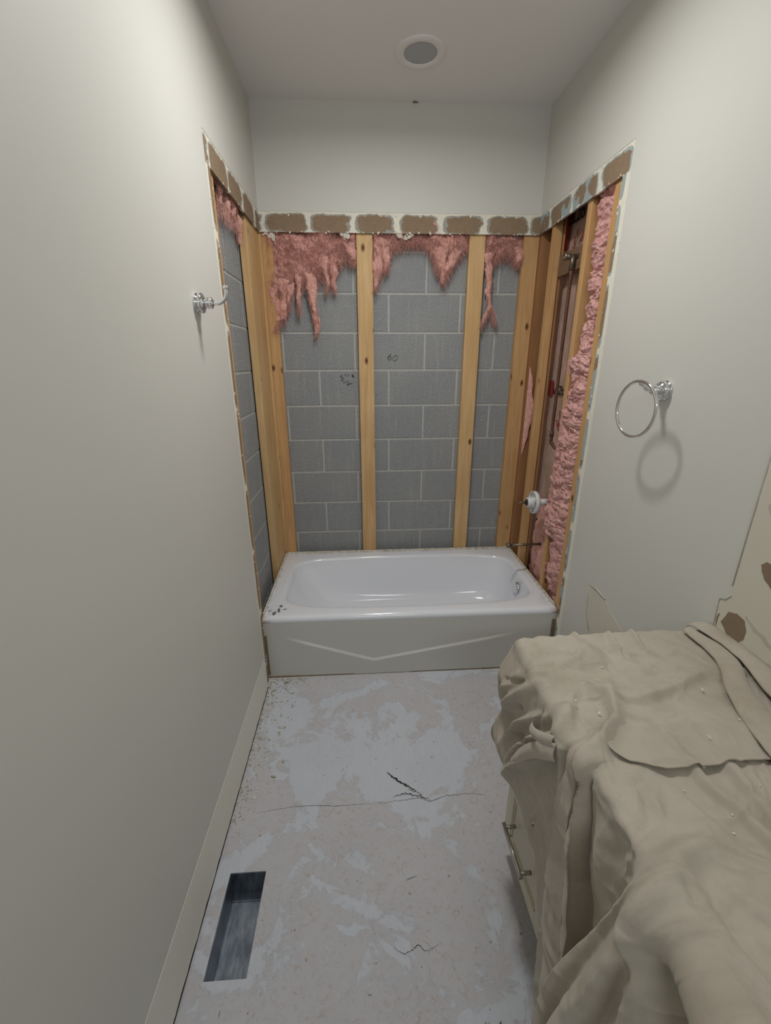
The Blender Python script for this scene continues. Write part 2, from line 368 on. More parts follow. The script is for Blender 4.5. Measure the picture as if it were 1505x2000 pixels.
# concrete block walls behind the framing: one mesh per wall, real blocks and joints
def masonry(name, axis, plane, ulo, uhi, off_a, off_b, zlo=-.04, dirn=1):
    bm = bmesh.new(); ch, bl, j = .2067, .4150, .0056
    t = .05
    def b3(u0, u1, z0, z1, d0, d1, mi, bev=0):
        a, b = (plane+dirn*d0, plane+dirn*d1); a, b = min(a, b), max(a, b)
        if axis == 'y': box(bm, (u0, a, z0), (u1, b, z1), mi, bev)
        else: box(bm, (a, u0, z0), (b, u1, z1), mi, bev)
    b3(ulo, uhi, zlo, H, .0035, t, 1)
    k0 = int((zlo-.493)//ch)
    for k in range(k0, 12):
        z0 = .493+k*ch; off = off_a if k % 2 == 0 else off_b
        for q in range(-3, 10):
            u0 = off+q*bl; u1 = u0+bl
            a, b = max(u0+j, ulo), min(u1-j, uhi)
            if b-a < .01 or z0 > H: continue
            dz = random.uniform(-.0012, .0012); b3(a, b, max(z0+j, zlo), min(z0+ch-j, H), random.uniform(0, .0015), t*.8, 0, .0022)
    return tag(obj(name, bm, [BLOCK, MORTAR]), kind='structure')
masonry('wall_back_masonry', 'y', 2.70, -.10, 1.75, .269, .068)
masonry('wall_left_masonry', 'x', -.056, 1.55, 2.70, 1.93, 2.12, dirn=-1)
# dark back of the plumbing wall cavity (board of the next room)
slab('wall_right_cavity', [((1.62, 1.5, 0), (1.635, 2.75, H))], BROWNP)

# removed skirting leaves a pale strip on the left wall
n = 140; ys = np.linspace(-.9, YE-.01, n); P = np.zeros((n, 4, 3))
for i, y in enumerate(ys):
    top = .178+.004*math.sin(y*3)+.0015*mnoise.noise(Vector((y*20, 0, 0))); bot = .011+.006*mnoise.noise(Vector((y*26, 2, 0)))+.003*mnoise.noise(Vector((y*80, 5, 0)))
    P[i] = [(.0002, y, top), (.0012, y, top-.0002), (.0075, y, bot), (.0002, y, bot)]
tag(grid_mesh('baseboard_left', P, PALE, sm=False), kind='structure')
bm = bmesh.new(); box(bm, (.0, -.9, -.0), (.0075, YE, .003)); tag(obj('trim_1', bm, CRACK), kind='structure')

# unpainted patches on the right wall (structure relief)
def wall_poly(name, pts, mat, x=W, t=.0012, kind='structure', jag=.004, sub=6, parent=None):
    out = []
    for i in range(len(pts)):
        a = Vector(pts[i]); b = Vector(pts[(i+1) % len(pts)])
        for k in range(sub):
            p = a.lerp(b, k/sub); out.append((p.x+jag*mnoise.noise(Vector((p.x*60, p.y*60, 1))), p.y+jag*mnoise.noise(Vector((p.x*60, p.y*60, 9)))))
    bm = bmesh.new()
    f = bm.faces.new([bm.verts.new((x-t, y, z)) for y, z in out])
    r = bmesh.ops.extrude_face_region(bm, geom=[f])
    for v in [g for g in r['geom'] if isinstance(g, bmesh.types.BMVert)]: v.co.x = x+.001
    bmesh.ops.triangulate(bm, faces=[f for f in bm.faces if len(f.verts) > 4])
    o = obj(name, bm, mat, parent)
    if kind and not parent: o['kind'] = kind
    return o
mir = wall_poly('trim_2', [(.964, 1.62), (.964, 1.0), (.957, .965), (.99, .943), (.985, .70), (-.6, .70), (-.6, 1.62)], RAW, t=.0014, jag=.003, sub=14)
for k, pts in enumerate([[(.968, .885), (.955, .925), (.93, .935), (.905, .93), (.892, .905), (.893, .88), (.905, .862), (.935, .858)],
            [(.908, 1.09), (.895, 1.105), (.86, 1.10), (.835, 1.07), (.84, 1.04), (.865, 1.045), (.89, 1.06)],
            [(.62, 1.10), (.59, 1.12), (.55, 1.09), (.56, 1.05), (.60, 1.05)],
            [(.985, .885), (.982, .905), (.978, .905), (.980, .862)]]):
    o = wall_poly('torn_paper', pts, BROWNP, t=.0022, jag=.0018, parent=mir)
for pts in ([(.904, .935), (.902, .944), (.80, .905), (.80, .892)], [(.935, 1.235), (.928, 1.25), (.90, 1.20), (.905, 1.185)]):
    wall_poly('smudge', pts, SMUDGE, t=.0018, jag=.008, sub=10, parent=mir)
ed = bmesh.new(); tube(ed, [(W-.001, .966, 1.62), (W-.001, .966, 1.3), (W-.001, .965, 1.0)], .0022, 6); tube(ed, [(W-.001, .962, .972), (W-.003, .972, .955), (W-.001, .992, .946), (W-.001, .987, .86)], .0016, 6)
obj('torn_edge', ed, SMUDGE, mir)
pt = wall_poly('trim_3', [(1.612, .645), (1.604, .56), (1.600, .50), (1.56, .44), (1.53, .36), (1.25, .36), (1.28, .56), (1.40, .60), (1.45, .612), (1.47, .635)], RAW, t=.0012, jag=.003)
ed = bmesh.new(); tube(ed, [(W-.0005, 1.632, .640), (W-.0005, 1.56, .652), (W-.0005, 1.49, .645)], [.0015, .0045, .004], 8); tube(ed, [(W-.0005, 1.622, .643), (W-.0005, 1.612, .57), (W-.0005, 1.604, .50), (W-.0005, 1.565, .44)], [.004, .003, .002, .002], 8)
obj('torn_edge', ed, SMUDGE, pt)

# ceiling junction chips
bm = bmesh.new(); lumps(bm, 3, lambda: ((.82+random.uniform(-.012, .012), D-.004, H-.002), 2), .005, 0); tag(obj('trim_4', bm, RESID), kind='structure')

# floor crack and skim edge: thin ragged dark lines in the skim coat
def crack(bm, pts, w, amp=.006, n=14, z=.0004):
    P = smooth_path([(x, y, 0) for x, y in pts], n); vs_ = []
    for i, p in enumerate(P):
        t = i/(len(P)-1); ww = w*(.25+math.sin(PI*t))*(.6+.9*random.random())
        d = P[min(i+1, len(P)-1)]-P[max(i-1, 0)]; nn = Vector((-d.y, d.x, 0)).normalized()
        o = nn*random.uniform(-amp, amp)
        vs_.append((bm.verts.new((p.x+o.x+nn.x*ww, p.y+o.y+nn.y*ww, z)), bm.verts.new((p.x+o.x-nn.x*ww, p.y+o.y-nn.y*ww, z))))
    for a, b in zip(vs_, vs_[1:]): bm.faces.new((a[0], b[0], b[1], a[1]))
bm = bmesh.new()
crack(bm, [(.583, 1.287), (.612, 1.258), (.66, 1.222), (.691, 1.199)], .0032, .003)
crack(bm, [(.60, 1.18), (.647, 1.19), (.70, 1.178), (.742, 1.163)], .0016, .004)
crack(bm, [(.66, 1.21), (.70, 1.19), (.715, 1.168)], .0012, .004)
crack(bm, [(.512, 1.157), (.60, 1.163), (.70, 1.17), (.742, 1.155), (.80, 1.172), (.90, 1.176), (.96, 1.165)], .0007, .0025, 24)
crack(bm, [(.57, .735), (.60, .72), (.64, .735), (.66, .722), (.70, .735)], .0007, .002)
crack(bm, [(.10, 1.15), (.25, 1.165), (.40, 1.158), (.512, 1.16)], .0005, .0015, 24)
crack(bm, [(.62, .90), (.64, .905), (.66, .91)], .0006, .002)
cr = obj('trim_5', bm, CRACK); cr['kind'] = 'structure'

# ------------------------------------------------------------------ register duct
r = root('floor_duct', ((vx0+vx1)/2, (vy0+vy1)/2, -.10), 'open sheet metal duct boot in the rectangular floor hole by the left wall', 'air duct')
bm = bmesh.new(); t = .0015; dz = -.105
box(bm, (vx0-.004, vy0-.004, dz-t), (vx1+.004, vy1+.004, dz)); 
box(bm, (vx0-.004, vy0, dz), (vx0+.001, vy1, -.004)); box(bm, (vx1-.001, vy0, dz), (vx1+.004, vy1, -.004))
box(bm, (vx0, vy1-.001, dz), (vx1, vy1+.004, -.004)); box(bm, (vx0, vy0-.004, dz), (vx1, vy0+.001, -.004))
adopt(obj('duct_wall', bm, DUCT), r)
bm = bmesh.new(); box(bm, (vx0+.012, vy0, dz), (vx0+.0145, vy1, dz+.004)); box(bm, (vx0, vy1-.025, dz), (vx1, vy1, dz+.003)); adopt(obj('seam', bm, DUCT), r)

# ------------------------------------------------------------------ ceiling lights
def downlight(loc, label, lit):
    r = root('recessed_light', (*loc, H), label, 'ceiling light')
    bm = bmesh.new(); lathe(bm, [(.0, .105), (-.003, .105), (-.006, .100), (-.006, .074), (-.002, .068), (0, .068)], (0, 0, 0), (0, 0, 1), 64)
    o = obj('trim_ring', bm, TRIM, r)
    bm = bmesh.new(); lathe(bm, [(0, .0685), (-.0025, .068), (-.003, .060), (-.003, .00001)], (0, 0, 0), (0, 0, 1), 64)
    obj('lens', bm, GLOW if lit else LENS, r)
downlight((.790, 2.285), 'round recessed light over the bathtub, switched off with a grey lens', False)
downlight(LAMP, 'round recessed light in the ceiling, switched on', True)

lb = root('rear_fill_bar', (.75, Y0, 2.33), 'added fill light bar, unseen on the rear wall above the doorway', 'wall light')  # invented fixture dressing the added rear fill, out of view
bm = bmesh.new(); box(bm, (-.45, .0, -.08), (.45, .05, .08), 0, .006); obj('housing', bm, TRIM, lb)
bm = bmesh.new(); box(bm, (-.41, .045, -.06), (.41, .085, .06), 0, .012); obj('diffuser', bm, GLOW, lb)  # glowing face of the added fill bar

# ------------------------------------------------------------------ studs
def stud(lo, hi, mat, label, group='studs framing the tub alcove', name='wall_stud'):
    bm = bmesh.new(); box(bm, lo, hi, 0, .0025)
    # nail heads / dents
    o = obj(name, bm, mat)
    c = Vector([(lo[i]+hi[i])/2 for i in range(3)]); c.z = lo[2]
    o.data.transform(Matrix.Translation(-c)); o.location = c   # origin at the foot
    return tag(o, label, 'stud', group)
YF, YB = 2.658, 2.698
stud((-.052, YF, 0), (.0, YB, ZI+.5), PINE, 'pine stud in the rear left corner, narrow side toward the room')
stud((.0005, YF, 0), (.058, YB, ZI+.5), PINE2, 'pine stud right beside the rear left corner, flat against the grey blocks')
stud((-.050, 2.385, 0), (-.013, 2.655, ZI+.5), PINE, 'wide pine board closing the rear end of the left side wall')
stud((.506, YF, 0), (.594, YB, ZI+.5), PINE, 'left of the two pine studs standing clear of the corners on the block wall')
stud((1.124, YF, 0), (1.212, YB, ZI+.5), PINE, 'right of the two pine studs standing clear of the corners on the block wall')
stud((1.425, YF, 0), (1.512, YB, ZI+.5), PINE2, 'wide pine stud in the rear right corner facing the room')
stud((-.050, 1.84, 0), (-.013, 1.922, ZI+.5), PINE2, 'pine stud at the front edge of the left wall opening')
xr = 1.513
stud((xr, 2.627, 0), (xr+.089, 2.665, ZI+.5), PINE3, 'reddish brown stud at the rear end of the plumbing wall')
stud((xr+.046, 2.452, 0), (xr+.054, 2.478, ZI+.5), PINE3, 'thin strip of board edge standing behind the pine stud by the shower pipe', name='furring_strip', group=None)
stud((xr, 2.462, 0), (xr+.042, 2.502, ZI+.5), PINE2, 'pine stud just behind the shower pipe in the plumbing wall')
stud((xr, 2.098, 0), (xr+.089, 2.136, ZI+.5), PINE2, 'pine stud between the pipe bay and the pink filled bay')
stud((xr, 1.845, 0), (xr+.089, 1.925, ZI+.5), PINE2, 'pine stud at the front edge of the right wall opening')
b = stud((1.548, 2.138, 1.985), (1.586, 2.455, 2.085), BLK, 'dark wood block fixed across the bay behind the shower elbow', name='blocking', group=None)

# ------------------------------------------------------------------ bathtub
yF_, yB_ = 1.880, 2.655; xL, xRr = -.009, 1.509; T = .36
tub = root('bathtub', (.75, (yF_+yB_)/2, 0), 'white alcove bathtub standing in front of the open block wall', 'bathtub')
N = 240; th = np.linspace(0, 2*PI, N, endpoint=False)
cx0, cy0 = .76, 2.265
def outer(x0, x1, y0, y1):
    P = []
    for a in th:
        c_, s_ = math.cos(a), math.sin(a)
        k = min(((x1-cx0)/c_ if c_ > 0 else (x0-cx0)/c_) if abs(c_) > 1e-9 else 1e9, ((y1-cy0)/s_ if s_ > 0 else (y0-cy0)/s_) if abs(s_) > 1e-9 else 1e9)
        P.append((cx0+k*c_, cy0+k*s_))
    P = np.array(P)
    for X_, Y_ in ((x0, y0), (x0, y1), (x1, y0), (x1, y1)):
        i = np.argmin((P[:, 0]-X_)**2+(P[:, 1]-Y_)**2); P[i] = (X_, Y_)
    return P
def opening(k, px, py, ax=.70, by=.29, e=6.0, dx=0, dy=0):
    P = []
    for a in th:
        c_, s_ = math.cos(a), math.sin(a)
        q = (abs(c_/ax)**e+abs(s_/by)**e)**(-1/e)
        x, y = q*c_, q*s_
        y *= 1+.085*(1-(x/ax)**2)      # bowed long sides
        P.append((cx0+dx+x*px, cy0+dy+y*py))
    return np.array(P)
rings = []
def ring(P, z): rings.append(np.column_stack([P, np.full(len(P), z) if np.isscalar(z) else z]))
o0 = outer(xL, xRr, yF_, yB_)
ring(o0, .02)
for k in range(7):
    a = k/6*PI/2; ins = .024*(1-math.cos(a)); zz = T-.024*(1-math.sin(a))
    ring(outer(xL+ins*.2, xRr-ins*.2, yF_+ins, yB_-ins*.2), zz)
op = opening(0, 1, 1)
o1 = rings[-1][:, :2]
ring(o1*.5+op*.5, T+.0005)
ring(cx0*0+op+(op-np.array([cx0, cy0]))*np.array([.018, .035]), T)
for k in range(1, 6):
    a = k/5*PI/2; s_ = .018*math.sin(a)
    ring(opening(0, 1-.022*math.sin(a), 1-.045*math.sin(a)), T-.022*(1-math.cos(a)))
for zz, px, py, dx, dy, e in ((.30, .960, .915, .003, 0, 5.4), (.22, .920, .865, .015, 0, 5.0), (.14, .870, .81, .035, 0, 4.4), (.10, .83, .765, .045, 0, 3.8), (.078, .79, .70, .05, 0, 3.4), (.066, .72, .60, .055, 0, 3.2), (.060, .50, .40, .06, 0, 3), (.058, .2, .2, .06, 0, 2.6)):
    ring(opening(0, px, py, e=e, dx=dx, dy=dy), zz)
P = np.array(rings)
o = grid_mesh('basin', P, TUB, close_v=True); adopt(o, tub)
bm = bmesh.new(); bm.from_mesh(o.data); bm.verts.ensure_lookup_table()
bm.faces.new([bm.verts[i] for i in range((len(rings)-1)*N, len(rings)*N)]); bmesh.ops.recalc_face_normals(bm, faces=bm.faces)
for f in bm.faces: f.smooth = True
bm.to_mesh(o.data); bm.free()
# apron with the shallow V crease
nx, nz = 260, 90; X_, Z_ = np.meshgrid(np.linspace(xL, xRr, nx), np.linspace(.004, T-.028, nz), indexing='ij')
zc = np.where(X_ < .55, .242+(X_-.107)*(.092-.242)/(.55-.107), .092+(X_-.55)*(.222-.092)/(1.283-.55))
soft = np.sqrt((X_-.55)**2+.05**2)-.05; fade = sst(X_, .08, .22)*(1-sst(X_, 1.1, 1.36))
dd = (Z_-zc); disp = .0075*fade*(1-sst(dd, -.008, .006))*np.exp(-np.clip(-dd, 0, 1)/.16)
Yv = yF_-.004-disp+.0; P = np.stack([X_, Yv, Z_], -1)
adopt(grid_mesh('apron', P, APRON), tub)
# tiling flange with left-over caulk on three sides
bm = bmesh.new(); g = .009
box(bm, (xL, yB_-g, T-.01), (xRr, yB_, T+.010)); box(bm, (xL, yF_+.03, T-.01), (xL+g, yB_, T+.010)); box(bm, (xRr-g, yF_+.03, T-.01), (xRr, yB_, T+.010))
lumps(bm, 70, lambda: ((random.choice([xL+.010, xRr-.010])+random.uniform(-.004, .004), random.uniform(yF_+.02, yB_), T+.001), 2), .005, 0)
lumps(bm, 40, lambda: ((random.uniform(xL, xRr), yB_-.012+random.uniform(-.004, .004), T+.001), 2), .005, 0)
adopt(obj('tiling_flange', bm, CAULK), tub)
bm = bmesh.new(); box(bm, (xL, yF_-.0075, .0), (xRr, yF_-.001, .007)); box(bm, (xL+.0, yF_-.008, .02), (xL+.016, yF_-.002, .26)); box(bm, (xRr-.022, yF_-.0075, .02), (xRr-.006, yF_-.002, .30))
adopt(obj('caulk_line', bm, RESID), tub)
bm = bmesh.new(); ox, oy, oz = 1.424, 2.235, .285
lathe(bm, [(0, .036), (.004, .0365), (.009, .034), (.012, .028), (.0125, .00001)], (0, 0, 0), (-.985, 0, .17), 40)
oo = obj('overflow_plate', bm, CHROME); oo.data.transform(Matrix.Translation((ox, oy, oz))); adopt(oo, tub)
bm = bmesh.new(); lathe(bm, [(0, .03), (.003, .03), (.004, .022), (.002, .00001)], (1.24, 2.27, .061), (0, 0, 1), 32); adopt(obj('drain', bm, CHROME), tub)

# chips on the tub deck
def chip(name, loc, s, mat, label, rz):
    group = 'flakes on the tub rim' if name == 'plaster_flake' else 'loose shards on the floor'
    bm = bmesh.new(); r_ = bmesh.ops.create_icosphere(bm, subdivisions=2, radius=1)
    for v in r_['verts']:
        q = 1+.45*mnoise.noise(Vector(v.co)*1.6+Vector(loc)*37); v.co = Vector((v.co.x*s[0]*q, v.co.y*s[1]*q, max(v.co.z, -.6)*s[2]*q+.6*s[2]))
    o = obj(name, bm, mat); o.location = loc; o.rotation_euler = (0, 0, rz); return tag(o, label, 'debris', group)
chip('plaster_flake', (.070, 1.985, T+.001), (.009, .008, .005), CHIP, 'round grey flake on the tub rim, farthest back of the dark flakes', .2)
chip('plaster_flake', (.066, 1.945, T+.001), (.007, .016, .006), CHIP, 'long upright grey flake on the tub rim, middle of the dark flakes', .2)
chip('plaster_flake', (.048, 1.918, T+.001), (.008, .013, .006), CHIP, 'grey flake on the tub rim nearest the front left corner', -.3)
chip('plaster_flake', (.020, 1.945, T+.001), (.010, .004, .003), CHIPT, 'thin pale sliver on the tub rim beside the left wall', .6)
chip('plaster_flake', (.095, 1.955, T+.001), (.010, .003, .002), CHIP, 'thin grey sliver on the tub rim right of the upright flake', .2)

# rubble along the left wall foot and scattered bits on the floor
bm = bmesh.new()
def rub():
    t_ = random.random()**2.2
    return ((.012+random.random()**2*.18*(1-t_*.75), 1.86-t_*.75, .002), 2)
lumps(bm, 300, rub, .0022, 0); lumps(bm, 200, rub, .0024, 1); lumps(bm, 26, rub, .0045, 1)
lumps(bm, 60, lambda: ((random.uniform(.02, 1.4), 1.868-random.random()**3*.05, .002), 2), .0025, 0)
def scat():
    while True:
        x, y = random.uniform(.02, .95), random.uniform(.3, 1.8)
        if not (vx0-.01 < x < vx1+.01 and vy0-.01 < y < vy1+.01): return ((x, y, .001), 2)
lumps(bm, 110, scat, .0016, 1)
o = obj('rubble', bm, [LUMP, CHIPT]); tag(o, 'pale plaster crumbs strewn over the floor, thickest in the corner by the tub', 'rubble', kind='stuff')
for i, (x, y, s_, rz, lab, mt) in enumerate([(.127, 1.292, (.011, .004, .004), -.3, 'short tan stub of debris on the floor near the left wall', CHIPT),
      (.155, 1.36, (.005, .005, .003), 0, 'small tan pellet on the floor beyond the tan stub', CHIPT),
      (.095, 1.83, (.012, .003, .003), .2, 'dark splinter on the floor in front of the tub corner', CHIP),
      (.825, .565, (.003, .011, .003), -.25, 'small green brown splinter on the floor near the vanity', BRASS),
      (.04, 1.775, (.014, .006, .003), .1, 'curved pale shard on the floor against the left wall', CHIPT)]):
    chip('floor_shard', (x, y, .001), s_, mt, lab, rz)

# ------------------------------------------------------------------ chrome hook and towel ring
hk = root('robe_hook', (0, 1.521, 1.749), 'chrome robe hook on the left wall beside the opening', 'hook')
bm = bmesh.new(); lathe(bm, [(0, .0285), (.003, .030), (.006, .0285), (.008, .0235), (.011, .0235), (.013, .0295), (.017, .0305), (.022, .028), (.027, .018), (.030, .013), (.032, .012), (.035, .0165), (.039, .017), (.042, .0125), (.045, .0165), (.049, .0165), (.052, .012), (.055, .007)], (0, 0, 0), (1, 0, 0), 48); obj('rosette', bm, CHROME, hk)
bm = bmesh.new(); pth = smooth_path([(.050, 0, 0), (.066, 0, -.001), (.080, 0, .003), (.092, 0, .014), (.097, 0, .028), (.097, 0, .038)], 8); tube(bm, pth, [.0055+.001*(i/len(pth)) for i in range(len(pth))], 16)
lathe(bm, [(0, .00001), (.0015, .0055), (.0045, .0085), (.008, .0095), (.0115, .0085), (.0145, .0055), (.016, .00001)], (.097, 0, .036), (0, 0, 1), 24); obj('arm', bm, CHROME, hk)
tr = root('towel_ring', (W, 1.385, 1.482), 'chrome towel ring hanging on the right wall', 'towel ring')
bm = bmesh.new(); lathe(bm, [(0, .030), (.003, .0315), (.006, .030), (.008, .024), (.011, .024), (.014, .030), (.018, .030), (.025, .026), (.032, .017), (.036, .012), (.040, .015), (.044, .0155), (.048, .011), (.052, .009)], (0, 0, 0), (-1, 0, 0), 48); obj('rosette', bm, CHROME, tr)
bm = bmesh.new(); tube(bm, smooth_path([(-.045, 0, 0), (-.058, -.003, .002), (-.072, -.007, .010), (-.088, -.012, .020), (-.100, -.014, .026)], 6), [.008, .0085, .009, .0085, .008, .0075, .0075, .008, .009, .010, .0105, .0105, .010, .009, .0085, .008, .008, .0085, .009, .0095, .0095, .009, .008, .007, .005], 16); obj('post', bm, CHROME, tr)
bm = bmesh.new(); R_ = .0875; cz = -.058; ya = -.1
tube(bm, [(-.100+R_*math.cos(a)*math.sin(ya), -.014+R_*math.cos(a)*math.cos(ya), cz+R_*math.sin(a)) for a in np.linspace(0, 2*PI, 97)], .0052, 16, cap=False); obj('ring', bm, CHROME, tr)

# ------------------------------------------------------------------ plumbing
bm = bmesh.new()
sh = root('shower_pipe', (1.533, 2.26, 1.13), 'upright copper shower riser pipe in the right wall bay', 'pipe')
o = None
tube(bm, smooth_path([(1.533, 2.262, 2.03), (1.533, 2.260, 1.6), (1.533, 2.254, 1.19), (1.535, 2.248, 1.16), (1.545, 2.23, 1.135), (1.56, 2.20, 1.125)], 4), .0085, 14); adopt(obj('riser', bm, COPPER), sh)
bm = bmesh.new(); tube(bm, [(1.533, 2.262, 1.985), (1.533, 2.262, 2.050)], .0135, 14); tube(bm, [(1.533, 2.264, 2.040), (1.500, 2.268, 2.042)], .013, 14)
lathe(bm, [(0, .0165), (.012, .0165), (.0125, .010), (.006, .009)], (1.504, 2.268, 2.042), (-1, .05, 0), 8); box(bm, (1.542, 2.232, 2.034), (1.547, 2.292, 2.050)); adopt(obj('elbow', bm, BRASS), sh)
bm = bmesh.new(); tube(bm, [(1.533, 2.258, 1.22), (1.533, 2.256, 1.19)], .0115, 12); adopt(obj('coupling', bm, COPPER), sh)
va = root('shower_valve', (1.462, 2.214, .832), 'white plastic guarded shower valve sticking out of the right wall bay', 'valve')
bm = bmesh.new(); lathe(bm, [(.010, .058), (.012, .062), (.0, .063), (-.012, .062), (-.013, .020)], (0, 0, 0), (-1, 0, 0), 48)
lathe(bm, [(.010, .058), (.002, .056), (.001, .030)], (0, 0, 0), (-1, 0, 0), 48)
for a in np.linspace(0, 2*PI, 3, endpoint=False):
    p = Vector((-.006, .044*math.cos(a+.5), .044*math.sin(a+.5))); tube(bm, [p, p+Vector((-.012, 0, 0))], .005, 8)
obj('guard', bm, PLASTIC, va)
bm = bmesh.new(); lathe(bm, [(-.01, .030), (.030, .0285), (.042, .0275), (.042, .019), (.035, .018)], (0, 0, 0), (-1, 0, 0), 40); obj('collar', bm, PLASTIC, va)
bm = bmesh.new(); lathe(bm, [(.03, .0185), (.045, .017), (.047, .011), (.047, .00001)], (0, 0, 0), (-1, 0, 0), 24); obj('seal', bm, RUBBER, va)
bm = bmesh.new(); tube(bm, [(-.045, 0, 0), (-.065, 0, .0), (-.078, 0, -.001), (-.088, 0, -.004)], [.008, .006, .0058, .003], 12); obj('stem', bm, BRASS, va)
bm = bmesh.new(); tube(bm, [(.012, 0, 0), (.110, -.003, 0)], .019, 20); obj('body', bm, PLASTIC, va)
sp = root('spout_pipe', (1.56, 2.262, .555), 'corroded tub spout pipe stub above the tub edge', 'pipe')
bm = bmesh.new(); tube(bm, [(1.365, 2.252, .558), (1.56, 2.262, .556)], .0075, 14); adopt(obj('pipe', bm, BRASS), sp)
bm = bmesh.new(); lathe(bm, [(0, .00001), (.0, .012), (.003, .0155), (.014, .0155), (.018, .012), (.03, .010)], (1.345, 2.251, .558), (1, .05, 0), 16); adopt(obj('cap', bm, BRASS), sp)

# ------------------------------------------------------------------ insulation
def clump(V, F, path, ra, rb, seed, nseg=26, rough=.35, sc=26, wide=(1, 0, 0)):
    """lumpy tapering tuft along a path; appended to V,F lists"""
    pts = smooth_path(path, 10); n = len(pts); base = sum(len(v) for v in V); tt = np.linspace(0, 1, n)
    A = np.interp(tt, np.linspace(0, 1, len(ra)), ra); B = np.interp(tt, np.linspace(0, 1, len(rb)), rb)
    a = np.linspace(0, 2*PI, nseg, endpoint=False); P = np.zeros((n, nseg, 3))
    for i, p in enumerate(pts):
        P[i, :, 0] = p.x+A[i]*np.cos(a)*wide[0]; P[i, :, 1] = p.y+B[i]*np.sin(a)+A[i]*np.cos(a)*wide[1]; P[i, :, 2] = p.z
    nn = 1+rough*2.2*fbm(P[..., 0]*sc, P[..., 1]*sc, P[..., 2]*sc*.6+seed, 4, .6)
    for i, p in enumerate(pts):
        c_ = np.array([p.x, p.y, p.z]); P[i] = c_+(P[i]-c_)*nn[i][:, None]
    P[..., 2] += .012*fbm(P[..., 0]*30, P[..., 1]*30, P[..., 2]*30+seed, 3)
    V.append(P.reshape(-1, 3)); idx = np.arange(n*nseg).reshape(n, nseg)+base
    Aq = idx[:-1]; Bq = idx[1:]
    F.append(np.stack([Aq, Bq, np.roll(Bq, -1, 1), np.roll(Aq, -1, 1)], -1).reshape(-1, 4))
def strands(V, F, n, src, lmin, lmax, r0, seed, down=1.0, spread=.5, depth=(0, -1, 0)):
    base = sum(len(v) for v in V); seg = 7; VV = []; FF = []
    for i in range(n):
        p = np.array(src(), float); L = random.uniform(lmin, lmax)
        d = np.array([random.gauss(0, spread), random.gauss(0, spread*.6), -down+random.gauss(0, .35)]) + np.array(depth)*abs(random.gauss(0, .25)); d /= np.linalg.norm(d)
        curl = np.array([random.gauss(0, 1), random.gauss(0, 1), random.gauss(0, .6)])*random.uniform(.1, .9)
        w = np.array([random.gauss(0, 1), random.gauss(0, 1), random.gauss(0, 1)]); w /= np.linalg.norm(w)
        rr = r0*random.uniform(.4, 1.3)
        for k in range(seg):
            t = k/(seg-1); q = p+d*L*t+curl*L*.25*math.sin(t*PI*.9)*1.0
            r_ = rr*(1-t)**.6+.0001; b1 = w*r_; b2 = np.cross(d, w)*r_
            for a in (0, 2.09, 4.18): VV.append(q+b1*math.cos(a)+b2*math.sin(a))
        s0 = base+i*seg*3
        for k in range(seg-1):
            for a in range(3): FF.append((s0+k*3+a, s0+k*3+(a+1) % 3, s0+(k+1)*3+(a+1) % 3, s0+(k+1)*3+a))
    V.append(np.array(VV)); F.append(np.array(FF))
def tuft(name, label, top, bottom, tongues, nstr, seed, xlo, xhi, depth_y=2.670):
    """top z, bottom = outline [(x,z)] of the main mass, tongues = [(path[(x,z)], widths)]"""
    V, F = [], []
    bx = [p[0] for p in bottom]; bz = [p[1] for p in bottom]
    nu, nv = int((xhi-xlo)/.0032), 110
    U = np.linspace(xlo, xhi, nu)[:, None]*np.ones((1, nv)); v = np.linspace(0, 1, nv)[None, :]*np.ones((nu, 1))
    bot = np.interp(U, bx, bz)+.014*fbm(U*40, 1.3, seed, 3)
    Zg = top+(bot-top)*v
    edge = np.minimum(sst(U, xlo, xlo+.012), 1-sst(U, xhi-.012, xhi))
    lump = .5+.9*fbm(U*11, Zg*9, seed, 4, .6)+.35*np.abs(fbm(U*34, Zg*30, seed+5, 3))
    dep = .030*np.clip(lump, .1, 1.6)*edge*np.sqrt(np.clip(1-v**3, 0, 1))
    Yg = depth_y+.018-.004-dep+.0
    Xg = U+.006*fbm(U*30, Zg*30, seed+9, 3); Zg = Zg+.006*fbm(U*30, Zg*30, seed+19, 3)
    P = np.stack([Xg, Yg, Zg], -1); V.append(P.reshape(-1, 3)); idx = np.arange(nu*nv).reshape(nu, nv)
    F.append(np.stack([idx[:-1, :-1], idx[1:, :-1], idx[1:, 1:], idx[:-1, 1:]], -1).reshape(-1, 4))
    for path, wd in tongues:
        clump(V, F, [(x, depth_y+random.uniform(-.010, .004), z) for x, z in path], wd, [min(q*.7, .013) for q in wd], seed+path[0][0]*9)
    def src():
        u = random.random(); i = int(u*(nu-1)); j = int((1-random.random()**1.6)*(nv-1)); return P[i, j]
    strands(V, F, nstr, src, .018, .07, .0009, seed, 1.0, .5)
    allp = [(p, w) for path, wd in tongues for p, w in zip(path, wd)]
    if allp:
        def src2():
            path, wd = random.choice(tongues); i = random.randrange(len(path)-1); t = random.random()
            x = path[i][0]*(1-t)+path[i+1][0]*t+random.uniform(-1, 1)*wd[i]*.8; z = path[i][1]*(1-t)+path[i+1][1]*t
            return (x, depth_y-random.uniform(0, .012), z)
        strands(V, F, nstr//2, src2, .018, .06, .0009, seed, 1.4, .35)
    o = raw_mesh(name, np.concatenate(V), np.concatenate(F), PINKD)
    return tag(o, label, 'insulation', 'torn insulation tufts under the back wall board')
